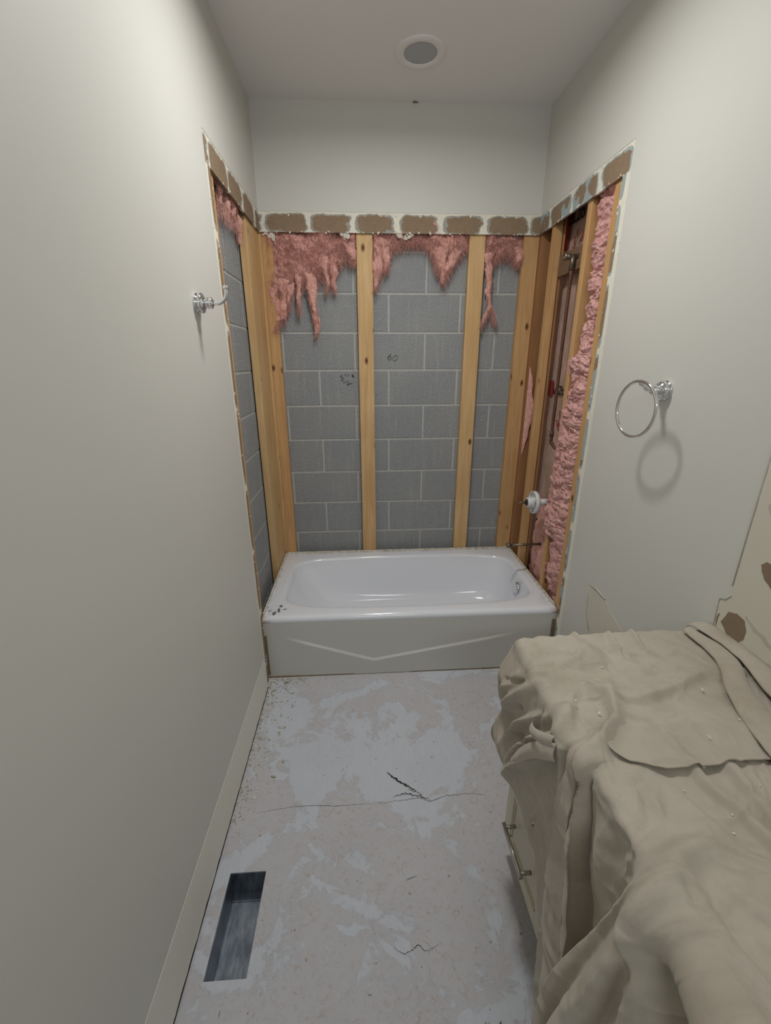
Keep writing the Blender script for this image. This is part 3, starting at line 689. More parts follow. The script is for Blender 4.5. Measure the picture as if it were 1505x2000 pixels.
tuft('insulation', 'shaggy pink insulation torn off below the back wall board, left bay, the largest tuft', ZI+.06,
     [(.03, 1.95), (.10, 1.93), (.16, 1.99), (.21, 1.98), (.28, 1.99), (.33, 2.05), (.40, 2.09), (.506, 2.12)],
     [([(.05, 2.02), (.045, 1.93), (.055, 1.85), (.065, 1.79)], [.035, .026, .030, .020]), ([(.085, 2.0), (.095, 1.92), (.09, 1.85), (.085, 1.80)], [.03, .022, .018, .012]),
      ([(.19, 2.02), (.185, 1.95), (.178, 1.88), (.182, 1.835)], [.022, .012, .009, .005]), ([(.235, 2.04), (.250, 1.95), (.262, 1.86), (.272, 1.79), (.268, 1.715)], [.035, .026, .018, .015, .006]),
      ([(.325, 2.12), (.335, 2.05), (.342, 1.99), (.335, 1.95)], [.03, .018, .010, .006]), ([(.37, 2.12), (.375, 2.04), (.376, 1.99), (.385, 1.945)], [.026, .017, .012, .005]),
      ([(.46, 2.18), (.485, 2.12), (.488, 2.09)], [.03, .018, .01]), ([(.06, 1.80), (.045, 1.77), (.03, 1.755)], [.012, .008, .005]), ([(.14, 1.98), (.125, 1.90), (.12, 1.86)], [.02, .01, .006])], 4200, 11, .022, .506)
tuft('insulation', 'pink insulation tuft between the two middle studs, hanging in two points', ZI+.06,
     [(.594, 2.02), (.63, 2.06), (.68, 2.11), (.72, 2.165), (.80, 2.19), (.88, 2.17), (.93, 2.12), (.97, 2.07), (1.03, 2.08), (1.07, 2.13), (1.124, 2.15)],
     [([(.625, 2.16), (.625, 2.07), (.618, 2.02), (.608, 1.965)], [.032, .028, .017, .006]), ([(.66, 2.16), (.668, 2.10), (.665, 2.05)], [.03, .016, .007]),
      ([(.96, 2.16), (.965, 2.09), (.975, 2.05), (.985, 1.99)], [.04, .035, .022, .008]), ([(1.06, 2.16), (1.03, 2.10), (1.01, 2.06), (.998, 2.02)], [.035, .024, .016, .008]), ([(.93, 2.15), (.95, 2.10), (.952, 2.05)], [.02, .015, .007])], 2900, 23, .594, 1.124)
tuft('insulation', 'pink insulation tuft in the right rear bay with one long thin strand', ZI+.06,
     [(1.212, 2.08), (1.25, 2.08), (1.27, 2.11), (1.315, 2.12), (1.345, 2.14), (1.365, 2.11), (1.43, 2.11)],
     [([(1.235, 2.14), (1.240, 2.06), (1.255, 1.99), (1.245, 1.93), (1.262, 1.88), (1.258, 1.85)], [.03, .020, .017, .013, .014, .010]),
      ([(1.255, 1.87), (1.240, 1.83), (1.222, 1.79), (1.21, 1.768)], [.010, .007, .005, .003]), ([(1.265, 1.88), (1.285, 1.84), (1.29, 1.81), (1.298, 1.80)], [.010, .008, .006, .004]), ([(1.40, 2.17), (1.405, 2.12), (1.402, 2.09)], [.025, .02, .01])], 1700, 37, 1.212, 1.43)
# scraps in the left wall bay
V, F = [], []
for (y0, z0, y1, z1, w_) in ((2.02, ZI+.05, 2.08, 2.18, .04), (2.12, ZI+.05, 2.17, 2.14, .035), (2.2, ZI+.05, 2.26, 2.17, .04), (2.30, ZI+.05, 2.34, 2.09, .025)):
    clump(V, F, [(-.034, y0, z0), (-.036, (y0+y1)/2, (z0+z1)/2), (-.036, y1, z1)], [.014, .016, .006], [w_, w_*.6, w_*.3], y0*7)
strands(V, F, 350, lambda: (-.032+random.uniform(-.008, .008), random.uniform(2.0, 2.37), random.uniform(2.14, 2.2)), .02, .06, .001, 5, 1, .3)
tag(raw_mesh('insulation', np.concatenate(V), np.concatenate(F), PINKD), 'dark pink insulation scraps at the top of the left wall bay', 'insulation')

# big batt in the front right bay
zL = [2.186, 2.096, 1.993, 1.875, 1.798, 1.695, 1.607, 1.572, 1.494, 1.399, 1.347, 1.295, 1.193, 1.077, .962, .785, .694, .66, .616, .517, .373, .15]
yL = [2.085, 2.085, 2.080, 2.070, 2.060, 2.065, 2.070, 2.135, 2.080, 2.095, 2.107, 2.126, 2.119, 2.155, 2.170, 2.172, 2.165, 2.085, 2.080, 2.088, 2.080, 2.08]
nu, nv = 130, 900; zz = np.linspace(ZI+.12, .20, nv)
yl = np.interp(-zz, [-a for a in zL], yL)+.006*fbm(zz*30, .5, 3); yr = 1.923+0*zz
xf = np.interp(-zz, [-2.3, -1.65, -1.58, -1.1, -.70, -.66, -.5, -.40, -.2], [1.520, 1.518, 1.500, 1.498, 1.497, 1.508, 1.512, 1.530, 1.532])
u = np.linspace(0, 1, nu)[None, :]; Yb = yr[:, None]+(yl-yr)[:, None]*u; Zb = zz[:, None]+0*u
prof = np.sqrt(np.clip(1-(2*u-1)**6, 0, 1)); ed = 1-prof
big = fbm(Yb*7+.6*fbm(Yb*6, Zb*6, 1, 2), Zb*13, 2.0, 4, .55)
rid = 1-np.abs(fbm(Yb*8+1.2*fbm(Yb*5, Zb*7, 8, 2), Zb*17+.8*fbm(Yb*9, Zb*9, 4, 2), 5.0, 3, .6))*2
Xb = xf[:, None]+.035*ed-.016*big-.010*np.clip(rid, -.5, 1)+.002*fbm(Yb*60, Zb*60, 1.0, 3)
Xb = Xb+.010
Zb2 = Zb+.010*fbm(Yb*14, Zb*14, 7, 3); Yb2 = Yb+.005*fbm(Yb*30, Zb*30, 17, 2)
lim = 1.5135; Xb = np.where((Yb2 > 2.092)&(Yb2 < 2.14)&(u > .5), np.minimum(Xb, lim-.004-.004*np.random.default_rng(1).random(Xb.shape)*0), Xb)
o = grid_mesh('insulation', np.stack([Xb, Yb2, Zb2], -1), PINK); tag(o, 'tall bulging pink fibreglass batt filling the front bay of the right wall', 'insulation')
# kraft faced batt behind the pipe, with print
kb = root('insulation', (1.59, 2.28, .2), 'brown paper faced insulation behind the shower pipe, printed in red and black', 'insulation')
nu, nv = 60, 600; zz = np.linspace(ZI+.2, .25, nv)[:, None]; yy = np.linspace(2.139, 2.60, nu)[None, :]
Xk = 1.602-.004*fbm(yy*9, zz*7, 2, 4)
Xk = Xk-.035*(1-sst(zz, .55, .80))*sst(yy, 2.14, 2.2)*(1-sst(yy, 2.36, 2.42))
adopt(grid_mesh('facing', np.stack([Xk, yy+0*zz, zz+0*yy], -1), KRAFT), kb)
V, F = [], []
clump(V, F, [(1.575, 2.30, .80), (1.57, 2.30, .62), (1.57, 2.29, .45), (1.57, 2.28, .30)], [.015, .02, .024, .02], [.07, .10, .11, .11], 4, rough=.2)
adopt(raw_mesh('exposed_fibre', np.concatenate(V), np.concatenate(F), PINKD), kb)
def text_on_right(txt, y, z, size, mat, parent, x=1.585, name='print', tilt=0.0):
    cu = bpy.data.curves.new('t', 'FONT'); cu.body = txt; cu.size = size; cu.offset = size*.02; cu.extrude = .0004
    to = bpy.data.objects.new('t', cu); C.objects.link(to); bpy.context.view_layer.update()
    me = bpy.data.meshes.new_from_object(to.evaluated_get(bpy.context.evaluated_depsgraph_get()))
    bpy.data.objects.remove(to); 
    # local x -> -y world, local y -> +z
    me.transform(Matrix(((0, 0, -1, x), (-1, 0, 0, y), (0, 1, 0, z), (0, 0, 0, 1))) @ Matrix.Rotation(tilt, 4, 'Z'))
    return adopt(link(name, me, mat), parent)
text_on_right('uLZo', 2.440, 1.400, .066, INK, kb, x=1.594)
text_on_right('uL2o', 2.50, 2.225, .085, INK, kb, x=1.594)
text_on_right('OUL', 2.47, .60, .07, INK, kb, x=1.594)
def patch_on(y0, y1, z0, z1, mat, name, x=1.594):
    bm = bmesh.new(); box(bm, (x, y0, z0), (x+.0008, y1, z1)); return adopt(obj(name, bm, mat), kb)
patch_on(2.445, 2.50, 1.385, 1.47, REDINK, 'logo'); patch_on(2.47, 2.53, 2.12, 2.30, REDINK, 'logo')
def scrawl(parent, mat, name, pts3, r_=.0016):
    bm = bmesh.new()
    for s_ in pts3: tube(bm, smooth_path(s_, 6), r_, 5)
    return adopt(obj(name, bm, mat), parent)
random.seed(3)
def loops(yc, zc, w_, h_, n, x=1.593):
    out = []
    for k in range(n):
        y = yc+random.uniform(-w_, w_); z = zc+random.uniform(-h_, h_)
        out.append([(x, y+random.uniform(-.02, .02), z+random.uniform(-.02, .02)) for _ in range(5)])
    return out
for lp in (loops(2.36, 2.14, .05, .03, 5), loops(2.32, 1.27, .03, .05, 5), loops(2.42, .50, .05, .05, 5)): scrawl(kb, REDINK, 'print', lp)
# torn paper flap beside the reddish stud
bm = bmesh.new(); zs = np.linspace(1.54, 1.02, 60); P = np.zeros((60, 6, 3))
for i, z in enumerate(zs):
    w_ = .020*math.sin(PI*(i+1)/62)+.006*mnoise.noise(Vector((z*9, 4, 0)))+.004*mnoise.noise(Vector((z*20, 0, 0)))
    for k in range(6): P[i, k] = (1.517+(.004+.045*math.sin(PI*(i+.5)/60)*(.75+.5*mnoise.noise(Vector((z*14, 1, 3)))))*k/5, 2.624-max(w_, .003)*(k/5)**.7*.8, z+.01*mnoise.noise(Vector((z*30, k, 2))))
bm.free(); o = grid_mesh('insulation', P, PINKD); tag(o, 'narrow torn pink paper strip beside the reddish brown stud of the right wall', 'insulation')

# pencil and marker writing on the blocks
mk = root('block_marking', (.70, 2.70, 1.6), 'pencilled number 60 on the block right of the left clear stud', 'handwriting')
def text_on_back(txt, x, z, size, mat, name, parent, rot=0.0, y=2.6985, bold=0.0):
    cu = bpy.data.curves.new('t', 'FONT'); cu.body = txt; cu.size = size; cu.offset = bold; cu.extrude = .0006
    to = bpy.data.objects.new('t', cu); C.objects.link(to); bpy.context.view_layer.update()
    me = bpy.data.meshes.new_from_object(to.evaluated_get(bpy.context.evaluated_depsgraph_get())); bpy.data.objects.remove(to)
    me.transform(Matrix(((1, 0, 0, x), (0, 0, -1, y), (0, 1, 0, z), (0, 0, 0, 1))) @ Matrix.Rotation(rot, 4, 'Z'))
    return adopt(link(name, me, mat), parent)
def pen(parent, mat, name, strokes, x0, z0, s, r_=.0014, y=2.699):
    bm = bmesh.new()
    for st_ in strokes: tube(bm, smooth_path([(x0+a*s, y, z0+b*s) for a, b in st_], 8), r_, 5)
    return adopt(obj(name, bm, mat), parent)
six = [(.75, 1.0), (.35, .8), (.05, .35), (.15, .02), (.5, .0), (.75, .3), (.55, .6), (.25, .45), (.1, .25)]
zero = [(1.5, .75), (1.1, .45), (1.0, .05), (1.25, -.2), (1.65, .0), (1.85, .4), (1.7, .75), (1.4, .72), (1.25, .5)]
pen(mk, PENCIL, 'digits', [six, zero], .676, 1.585, .032, .0011)
mk2 = root('block_marking', (.45, 2.70, 1.47), 'small black scribbled notes on the block left of the left clear stud', 'handwriting')
pen(mk2, INK, 'scribble', [[(0, 1), (-.25, .8), (.1, .6), (-.05, .25), (-.2, .45)], [(.35, 1.1), (.4, .9)], [(.55, 1.0), (.55, .8)], [(.8, 1.05), (.85, .85)], [(1.25, 1.1), (1.5, .9), (1.3, .8), (1.55, .7)], [(1.3, .95), (1.5, .75)],
     [(.1, 0), (.3, .05)], [(.4, .05), (.5, .15)], [(.55, .1), (.65, .2)], [(.7, .15), (.85, .25)], [(.6, -.3), (.75, -.05), (.85, -.25), (.6, -.3)], [(.95, -.2), (1.0, -.05), (1.1, -.2)], [(1.15, -.1), (1.3, .0)]], .405, 1.455, .045, .0012)

# ------------------------------------------------------------------ vanity
FX = .955; VT = .815; VY1 = .975; VY0 = -.55
vn = root('vanity_cabinet', (1.22, .2, 0), 'cream vanity cabinet along the right wall under the drop cloth', 'cabinet')
bm = bmesh.new(); box(bm, (FX+.02, VY0, .09), (W-.004, VY1, VT-.03)); box(bm, (FX+.075, VY0, .0), (W-.004, VY1-.01, .09)); adopt(obj('body', bm, CAB), vn)
def panel(name, y0, y1, z0, z1, par, x=FX):
    bm = bmesh.new(); fr = .048
    box(bm, (x+.006, y0, z0), (x+.02, y1, z1))
    for lo, hi in (((x, y0, z0), (x+.008, y0+fr, z1)), ((x, y1-fr, z0), (x+.008, y1, z1)), ((x, y0+fr, z0), (x+.008, y1-fr, z0+fr)), ((x, y0+fr, z1-fr), (x+.008, y1-fr, z1))): box(bm, lo, hi, 0, .0012)
    g = .007; a, b, c_, d_ = y0+fr, y1-fr, z0+fr, z1-fr
    for lo, hi in (((x+.003, a, c_), (x+.008, a+g, d_)), ((x+.003, b-g, c_), (x+.008, b, d_)), ((x+.003, a, c_), (x+.008, b, c_+g)), ((x+.003, a, d_-g), (x+.008, b, d_))): box(bm, lo, hi)
    return adopt(obj(name, bm, CAB), vn)
def bar(par, y, z, L, vert=False):
    bm = bmesh.new(); x = FX; ax = Vector((0, 0, 1)) if vert else Vector((0, 1, 0)); c_ = Vector((x-.033, y, z))
    tube(bm, [c_-ax*L/2, c_+ax*L/2], .006, 16)
    for s_ in (-1, 1):
        p = c_+ax*s_*(L/2-.012); tube(bm, [p, p+Vector((.033, 0, 0))], .0058, 14)
    return obj('handle', bm, NICKEL, par)
bpy.context.view_layer.update()
d1 = panel('drawer', .672, .972, .092, .355, vn); bar(d1, .830, .228, .150)
d2 = panel('drawer', .672, .972, .360, .575, vn); bar(d2, .82, .47, .175)
d3 = panel('drawer', .672, .968, .580, .775, vn); bar(d3, .82, .68, .175)
for k in range(3):
    y1 = .668-k*.402; dd_ = panel('door', y1-.398, y1, .092, .775, vn); bar(dd_, y1-.35, .62, .15, True)
bm = bmesh.new(); box(bm, (.944, VY0, VT-.028), (W-.003, VY1+.008, VT+.003), 0, .003); tag(obj('countertop', bm, STONE), 'stone countertop hidden under the canvas drop cloth on the vanity', 'countertop')

# ------------------------------------------------------------------ canvas drop cloth
CT = .833; CX = .932; SE = W-CX-.014   # top height, front edge, arc length of the top
def ridge(S, Y, pts, amp, wl, wr=None, pw=2.0):
    """soft fold along a polyline in (s,y); wl / wr are its widths on either side"""
    wr = wr or wl; best = np.full(S.shape, 1e9); side = np.zeros(S.shape); tt = np.zeros(S.shape); n = len(pts)-1
    A = amp if hasattr(amp, '__len__') else [0.0 if i in (0, n) and n > 1 else amp for i in range(n+1)]
    if n == 1 and not hasattr(amp, '__len__'): A = [amp, amp]
    for i in range(n):
        (s0, y0), (s1, y1) = pts[i], pts[i+1]; ds, dy = s1-s0, y1-y0; L2 = ds*ds+dy*dy+1e-12
        t = np.clip(((S-s0)*ds+(Y-y0)*dy)/L2, 0, 1); px = S-(s0+t*ds); py = Y-(y0+t*dy); d = np.hypot(px, py); m_ = d < best
        best = np.where(m_, d, best); side = np.where(m_, np.sign(ds*py-dy*px), side); tt = np.where(m_, i+t, tt)
    w_ = np.where(side > 0, wl, wr); return np.interp(tt, range(n+1), A)*np.exp(-(best/w_)**pw)
def cv(tab, s): return np.interp(s, [a for a, b in tab], [b for a, b in tab])
D1L = [(.50, .66), (.575, .638), (.735, .638), (.902, .632), (1.043, .612), (1.118, .588), (1.25, .56), (1.4, .54)]
G1 = [(.50, .655), (.535, .640), (.563, .619), (.590, .585), (.701, .579), (.834, .548), (.972, .516), (1.101, .493), (1.4, .46)]
G2 = [(.50, .60), (.565, .585), (.605, .578), (.663, .564), (.784, .534), (.914, .503), (.992, .490), (1.10, .478), (1.4, .45)]
BG = [(.50, .43), (.565, .405), (.672, .426), (.776, .440), (.912, .455), (1.056, .462), (1.4, .46)]
def plate(t, p=4): return np.clip(1-np.abs(2*t-1)**p, 0, 1)**.5
def disp(S, Y):
    """outward displacement of the cloth at arc length S (from the wall) and position Y"""
    d = .004*fbm(S*7, Y*7, .3, 3)+.0022*fbm(S*24, Y*24, 2.3, 3)*(1-.6*sst(S, SE, SE+.1))
    d = d+.0060*(1-np.abs(fbm(S*8+1.3*fbm(S*5, Y*5, 4, 2), Y*8+1.3*fbm(S*5, Y*5, 9, 2), 7.1, 2))*2.4)*(1-.5*sst(S, SE, SE+.1))
    fr = sst(S, SE-.05, SE+.03)                         # hanging part
    yd, y1, y2, yb = cv(D1L, S), cv(G1, S), cv(G2, S), cv(BG, S)
    # two pressed drapes with dark slots between them
    t1 = (Y-y1)/np.maximum(yd-y1, .004); in1 = (t1 > 0)&(t1 < 1)
    t2 = (Y-y2)/np.maximum(y1-y2, .004); in2 = (t2 > 0)&(t2 < 1)
    lowf = sst(S, .56, .75)
    a1 = .014+.012*lowf; a2 = .018+.014*lowf
    b1 = np.clip(1-(1-2*np.clip(1-t1, 0, .5))**4, 0, 1)**.5; b2 = np.clip(1-(1-2*np.clip(t2, 0, .5))**4, 0, 1)**.5
    d = d+fr*np.where(in1, a1*b1*(.82+.18*np.sin(PI*t1)), 0)+fr*np.where(in2, a2*b2*(.82+.18*np.sin(PI*t2)), 0)
    w2_ = .004+.016*sst(S, .66, 1.0)
    n1_ = np.exp(-((Y-y1-.002)/.0048)**4)*sst(S, .575, .64); n2_ = np.exp(-((Y-y2+w2_*.7)/w2_)**6)*sst(S, .56, .62)
    d = d*(1-n1_)-.020*n1_; d = d*(1-n2_)-.020*n2_
    # hollow under the counter edge
    inr = sst(Y, yb-.004, yb+.015)*(1-sst(Y, y2-.012, y2+.002)); d = d-fr*inr*(.010+.016*sst(S, .60, .70)*np.sin((Y-.3)*16)**2*.5)
    d = d-fr*inr*ridge(S, Y, [(.60, .535), (.68, .51), (.78, .50)], -.012, .03)
    # big foreground drape
    bigm = (1-sst(Y, yb-.020, yb+.003)); d = d+fr*bigm*(.045+.060*sst(S, .58, .90))
    d = d+ridge(S, Y, [(.40, .46), (.46, .435), (.52, .425), (.565, .408), (.62, .418), (.70, .428)], [0, .012, .026, .030, .015, 0], .024, .020)
    d = d+fr*ridge(S, Y, [(.545, .350), (.60, .352), (.73, .356), (.90, .36), (1.4, .37)], [.0, .020, .030, .034, .034], .030, .016)
    d = d+ridge(S, Y, [(.48, .42), (.520, .395), (.530, .345), (.530, .31), (.512, .265), (.49, .18)], [0, .014, .024, .026, .022, .012], .020, .016)
    d = d+ridge(S, Y, [(.530, .388), (.560, .378), (.59, .350), (.63, .322), (.72, .302), (.95, .29)], [.004, .016, .020, .022, .020, .012], .009, .014)
    d = d-ridge(S, Y, [(.585, .375), (.60, .367), (.66, .345), (.80, .33)], [0, .008, .012, .008], .010)
    d = d-fr*ridge(S, Y, [(.58, .385), (.72, .392), (.95, .400), (1.4, .41)], [.0, .014, .022, .02], .012)
    d = d-ridge(S, Y, [(.575, .335), (.598, .305), (.610, .270), (.66, .245), (.80, .22), (1.2, .16)], [.0, .034, .050, .055, .045, .03], .024)
    d = d+fr*(Y < .30)*0
    d = d+fr*(.020*np.sin(Y*24+S*3)*(1-sst(Y, .1, .32)))
    # long soft folds on the top, running toward the camera
    topm = 1-sst(S, SE-.02, SE+.02)
    d = d+topm*(ridge(S, Y, [(.506, .60), (.489, .54), (.474, .456), (.471, .39), (.43, .32), (.38, .2), (.35, .0)], .008, .012, .030)
        +ridge(S, Y, [(.44, .56), (.42, .47), (.38, .40), (.33, .30), (.28, .1)], .009, .03, .012)
        +ridge(S, Y, [(.375, .66), (.368, .555), (.358, .498), (.347, .442), (.33, .30), (.32, .0)], [.01, .016, .018, .020, .016, .01], .013, .009, 3)
        +ridge(S, Y, [(.31, .66), (.305, .555), (.316, .477), (.33, .38), (.34, .2)], [.01, .016, .014, .010, 0], .010, .018, 2)
        +ridge(S, Y, [(.24, .60), (.26, .46), (.27, .30)], .008, .03, .012))
    # bundle where the upper fold comes over the front edge
    d = d+ridge(S, Y, [(.47, .815), (.463, .798), (.446, .763), (.445, .731), (.463, .691), (.508, .651), (.553, .623), (.60, .605)], [0, .020, .030, .034, .032, .026, .016, 0], .013, .022)
    d = d+ridge(S, Y, [(.475, .812), (.517, .767), (.555, .708), (.587, .66), (.65, .645), (.80, .63)], [0, .018, .024, .024, .018, 0], .020, .014)
    # pocket and loops of crumpled hem at the far front corner
    cor = sst(Y, .66, .88)*sst(S, .52, .62)*(1-sst(S, .90, 1.08)); d = d+cor*(.022+.014*np.sin(S*30)*sst(Y, .80, .95))
    d = d+ridge(S, Y, [(.83, .985), (.76, .955), (.634, .865), (.575, .830), (.54, .80)], [.012, .022, .026, .014, 0], .018, .012)
    d = d+ridge(S, Y, [(.87, .93), (.80, .905), (.70, .84), (.63, .784), (.565, .72)], [.008, .022, .026, .022, 0], .016, .010)
    d = d+ridge(S, Y, [(.90, .87), (.82, .855), (.70, .79), (.655, .752), (.60, .70), (.565, .68)], [.01, .020, .026, .028, .018, 0], .014, .009)
    d = d+ridge(S, Y, [(.93, .87), (.849, .836), (.76, .78), (.709, .741), (.66, .70)], [.01, .026, .026, .016, 0], .013, .010)
    d = d+ridge(S, Y, [(.60, .90), (.66, .93), (.75, .99)], [.01, .014, .006], .012, .016)
    for (a, b, c_) in (((.66, .95), (.60, .87), .010), ((.72, .92), (.66, .85), .010), ((.60, .76), (.72, .80), .010), ((.77, .87), (.72, .80), .010)):
        d = d-ridge(S, Y, [a, b], c_, .007)
    return d
def surf(S, Y, d):
    """map (s,y) and displacement to space over the rounded counter edges"""
    r_ = .014; ye = VY1+.012; e = np.maximum(Y-ye, 0); f = np.maximum(S-SE, 0)
    drop = np.sqrt(e*e+f*f+1e-12); az = np.arctan2(e, f)
    # rounded lip: first r_ of arc length curves over
    ang = np.clip(drop/r_/(PI/2), 0, 1)*(PI/2); on = drop > 1e-5
    out = r_*np.sin(ang); dn = r_*(1-np.cos(ang))+np.maximum(drop-r_*PI/2, 0)
    flare = np.where((e > 0)&(f > 0), .02*drop+.012*drop*np.sin(az*7), .02*drop)
    ox_, oy_ = np.cos(az), np.sin(az)
    nz_ = np.where(on, np.cos(ang), 1.0); nh = np.where(on, np.sin(ang), 0.0)
    X = np.where(f > 0, CX+r_, W-S)+0.0; Yp = np.minimum(Y, ye)
    X = np.where(S > SE-r_*0, np.minimum(X, CX+r_), X)
    hx = -ox_*(out+flare*on+d*nh); hy = oy_*(out+flare*on+d*nh)
    X = X+np.where(on, hx, 0); Yp = Yp+np.where(on, hy, 0); Z = CT-np.where(on, dn, 0)+d*nz_
    return np.stack([X, Yp, np.maximum(Z, .004+.002*np.abs(d)*50)], -1)
def hem(y):   # arc length of the lower hem on the front
    zt = np.interp(y, [-.6, .52, .565, .600, .622, .640, .672, .708, .77, .83, .90, .926, .98, 1.03], [.03, .03, .03, .06, .16, .24, .33, .385, .43, .455, .43, .415, .42, .56])
    return SE+CT-zt
yg = np.concatenate([np.linspace(-.5, .15, 110, endpoint=False), np.linspace(.15, 1.0, 620, endpoint=False), np.linspace(1.0, 1.16, 60)])
sv = np.concatenate([np.linspace(.004, 1, 250), 1+np.linspace(0, 1, 330)[1:]])
Yg = yg[:, None]+0*sv[None, :]; hm = hem(yg)[:, None]
Sg = np.where(sv[None, :] <= 1, sv[None, :]*SE, SE+(sv[None, :]-1)*(hm-SE)); Sg = Sg+0*Yg
hj = sst(sv[None, :], 1.9, 2.0); Sg = Sg+hj*.006*fbm(Yg*18, 3.0, 1, 3)
dc = disp(Sg, Yg)
cloth = root('drop_cloth', (1.2, .4, CT), 'crumpled beige canvas drop cloth draped over the vanity', 'drop cloth')
def finish(o, th=.0022):
    md = o.modifiers.new('thickness', 'SOLIDIFY'); md.thickness = th; md.offset = -1; return o
lw_ = sst(Sg, .60, .72); q1_, q2_ = cv(G1, Sg), cv(G2, Sg)
yo_ = -lw_*(.011*np.exp(-((Yg-q1_-.0125)/.006)**2)+.015*np.exp(-((Yg-q2_-.012)/.006)**2))
Pc = surf(Sg, Yg, dc); Pc[..., 1] += yo_
wl_ = sst(Sg, .0, .03); Pc[..., 2] += (1-wl_)*.018*(1+.5*np.sin(Yg*9))
adopt(finish(grid_mesh('sheet', Pc, CANVAS)), cloth)
# upper layer folded back over the top: its curved hem faces the camera
nx_, ny_ = 260, 240
xs_ = np.linspace(.957, W-.006, nx_)[:, None]; vv = np.linspace(0, 1, ny_)[None, :]
hx = [.95, .965, .976, .990, 1.015, 1.076, 1.144, 1.215, 1.30, 1.50]; hy_ = [.72, .695, .655, .622, .592, .573, .571, .576, .58, .59]
hy0 = np.interp(xs_, hx, hy_); Yf = hy0+(1.16-hy0)*vv; Sf = (W-xs_)+0*vv
df = disp(Sf, Yf)*sst(Yf-hy0, .0, .25)*.6+disp(Sf, Yf)*.4*0+np.maximum(disp(Sf, Yf), 0)*.55*(1-sst(Yf-hy0, 0, .25))
lift = .0065+.006*np.exp(-(Yf-hy0)/.018)+.004*fbm(xs_*9, Yf*9, 3, 2)
lf = sst(xs_, .957, 1.0); 
# pinch lines radiating from the knot, diagonal swell, puckers along the far edge and straps at the wall
ex = (ridge(Sf, Yf, [(.445, .748), (.374, .742), (.291, .765), (.178, .812), (.109, .842)], [.010, .014, .018, .013, 0], .014, .040)
   + ridge(Sf, Yf, [(.445, .722), (.393, .690), (.33, .665)], [.010, .008, 0], .012, .02)
   + ridge(Sf, Yf, [(.430, .765), (.40, .83), (.385, .92)], [.012, .012, .006], .018)
   + ridge(Sf, Yf, [(.50, .88), (.44, .90), (.398, .944)], [.004, .010, .004], .012)
   + ridge(Sf, Yf, [(.40, .99), (.387, .93), (.36, .88)], [.012, .012, 0], .010, .006)
   + ridge(Sf, Yf, [(.30, .99), (.315, .93), (.33, .87)], [.012, .012, 0], .012, .006)
   + ridge(Sf, Yf, [(.235, .99), (.252, .91), (.22, .87)], [.010, .012, 0], .008)
   + ridge(Sf, Yf, [(.34, .96), (.30, .90), (.20, .897)], [0, .008, 0], .010)
   - ridge(Sf, Yf, [(.42, .86), (.36, .85), (.31, .83)], [0, .012, 0], .022)
   - ridge(Sf, Yf, [(.36, .80), (.28, .82), (.22, .86)], [0, .010, 0], .020)
   + ridge(Sf, Yf, [(.30, .63), (.22, .66), (.20, .72)], [0, .006, 0], .03))
ex = ex*lf*sst(Yf-hy0, -.001, .04)
adopt(finish(grid_mesh('folded_layer', surf(Sf, Yf, (disp(Sf, Yf)-.012)*(1-lf)+(df+lift+ex)*lf), CANVAS)), cloth)
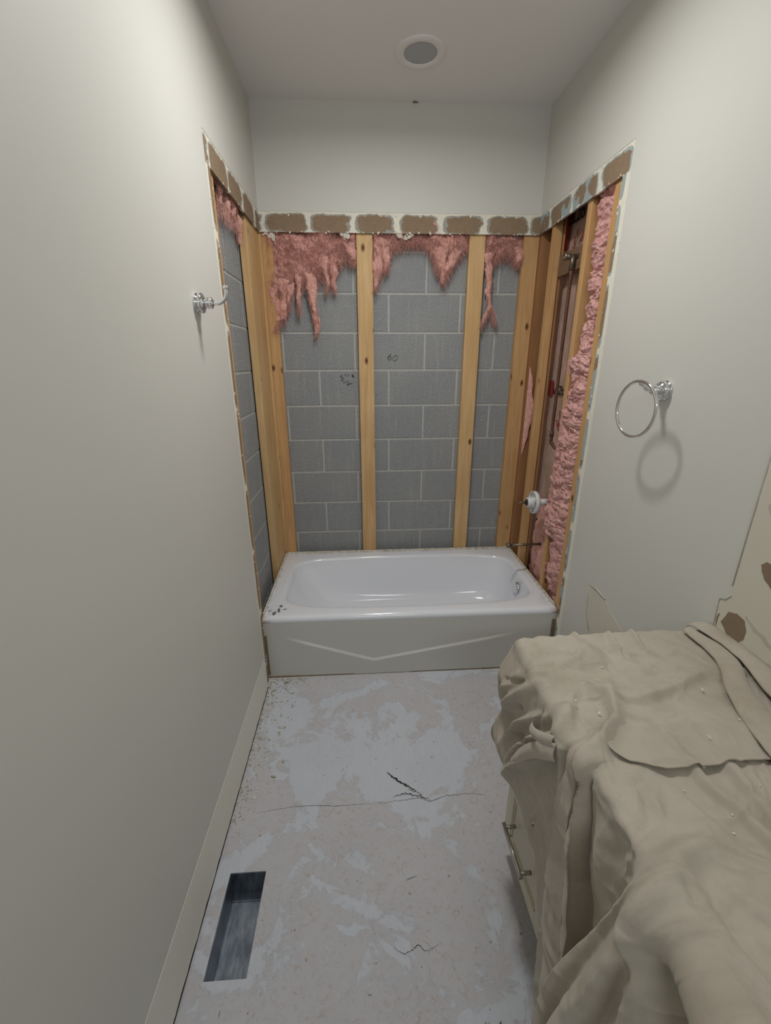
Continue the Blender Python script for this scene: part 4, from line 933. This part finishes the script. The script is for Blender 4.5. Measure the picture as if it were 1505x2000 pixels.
# straps of folded hem beside the wall
def strap(pts_l, pts_r, h, name='hem_strip'):
    n = 120; L_ = np.array([list(p) for p in smooth_path([(a, b, 0) for a, b in pts_l], 40)])[:, :2]; R2 = np.array([list(p) for p in smooth_path([(a, b, 0) for a, b in pts_r], 40)])[:, :2]
    tL = np.linspace(0, len(L_)-1, n); tR = np.linspace(0, len(R2)-1, n)
    Lp = np.stack([np.interp(tL, range(len(L_)), L_[:, k]) for k in (0, 1)], -1); Rp = np.stack([np.interp(tR, range(len(R2)), R2[:, k]) for k in (0, 1)], -1)
    w_ = np.linspace(0, 1, 26)[None, :, None]; G = Lp[:, None]*(1-w_)+Rp[:, None]*w_
    Sg_, Yg_ = G[..., 0], G[..., 1]; w2 = w_[..., 0]
    dd_ = h+.010*np.sin(w2*PI)**.6-.001+.003*fbm(Sg_*14, Yg_*14, 6, 3)
    P_ = surf(Sg_, Yg_, dd_); up_ = np.clip(-Sg_, 0, 1); P_[..., 0] = np.minimum(P_[..., 0], W-.004); P_[..., 2] += up_
    adopt(finish(grid_mesh(name, P_, CANVAS)), cloth)
strap([(.092, .985), (.092, .89), (.11, .834), (.163, .746), (.196, .658), (.215, .58), (.23, .50)], [(.060, .985), (.040, .90), (.050, .834), (.100, .746), (.115, .66), (.12, .57), (.12, .48)], .017)
strap([(.055, 1.0), (.044, .90), (.050, .83), (.075, .75), (.09, .66), (.09, .50)], [(-.006, 1.0), (-.008, .92), (-.008, .84), (-.006, .75), (-.006, .66), (-.006, .5)], .024)
# loose hem loop hanging at the far front corner
def ribbon(path, wvec, name='hem_loop', curl=.006):
    pts = smooth_path(path, 14); n = len(pts); P_ = np.zeros((n, 9, 3))
    for i, p in enumerate(pts):
        for k in range(9):
            t = k/8-.5; q = Vector(p)+Vector(wvec)*t; q.x -= curl*math.cos(t*PI)+.002*mnoise.noise(q*40); P_[i, k] = q
    adopt(finish(grid_mesh(name, P_, CANVAS)), cloth)
ribbon([(.915, .915, .455), (.900, .87, .50), (.890, .825, .58), (.885, .775, .66), (.885, .720, .735), (.890, .672, .785), (.900, .655, .800)], (.004, .014, .036))
ribbon([(.895, .655, .83), (.880, .68, .815), (.880, .72, .79), (.895, .755, .765)], (.0, .004, .026))
# flecks on the cloth
bm = bmesh.new()
def fleck():
    s_ = random.uniform(.08, .56); y = random.uniform(.25, .93); q = surf(np.array([[s_]]), np.array([[y]]), disp(np.array([[s_]]), np.array([[y]]))+.010*(y > .58))[0, 0]
    return ((q[0], q[1], q[2]+.003), 2)
lumps(bm, 26, fleck, .0016, 0)
tag(obj('plaster_flecks', bm, LUMP), 'tiny white plaster flecks lying on the canvas drop cloth', 'debris', kind='stuff')
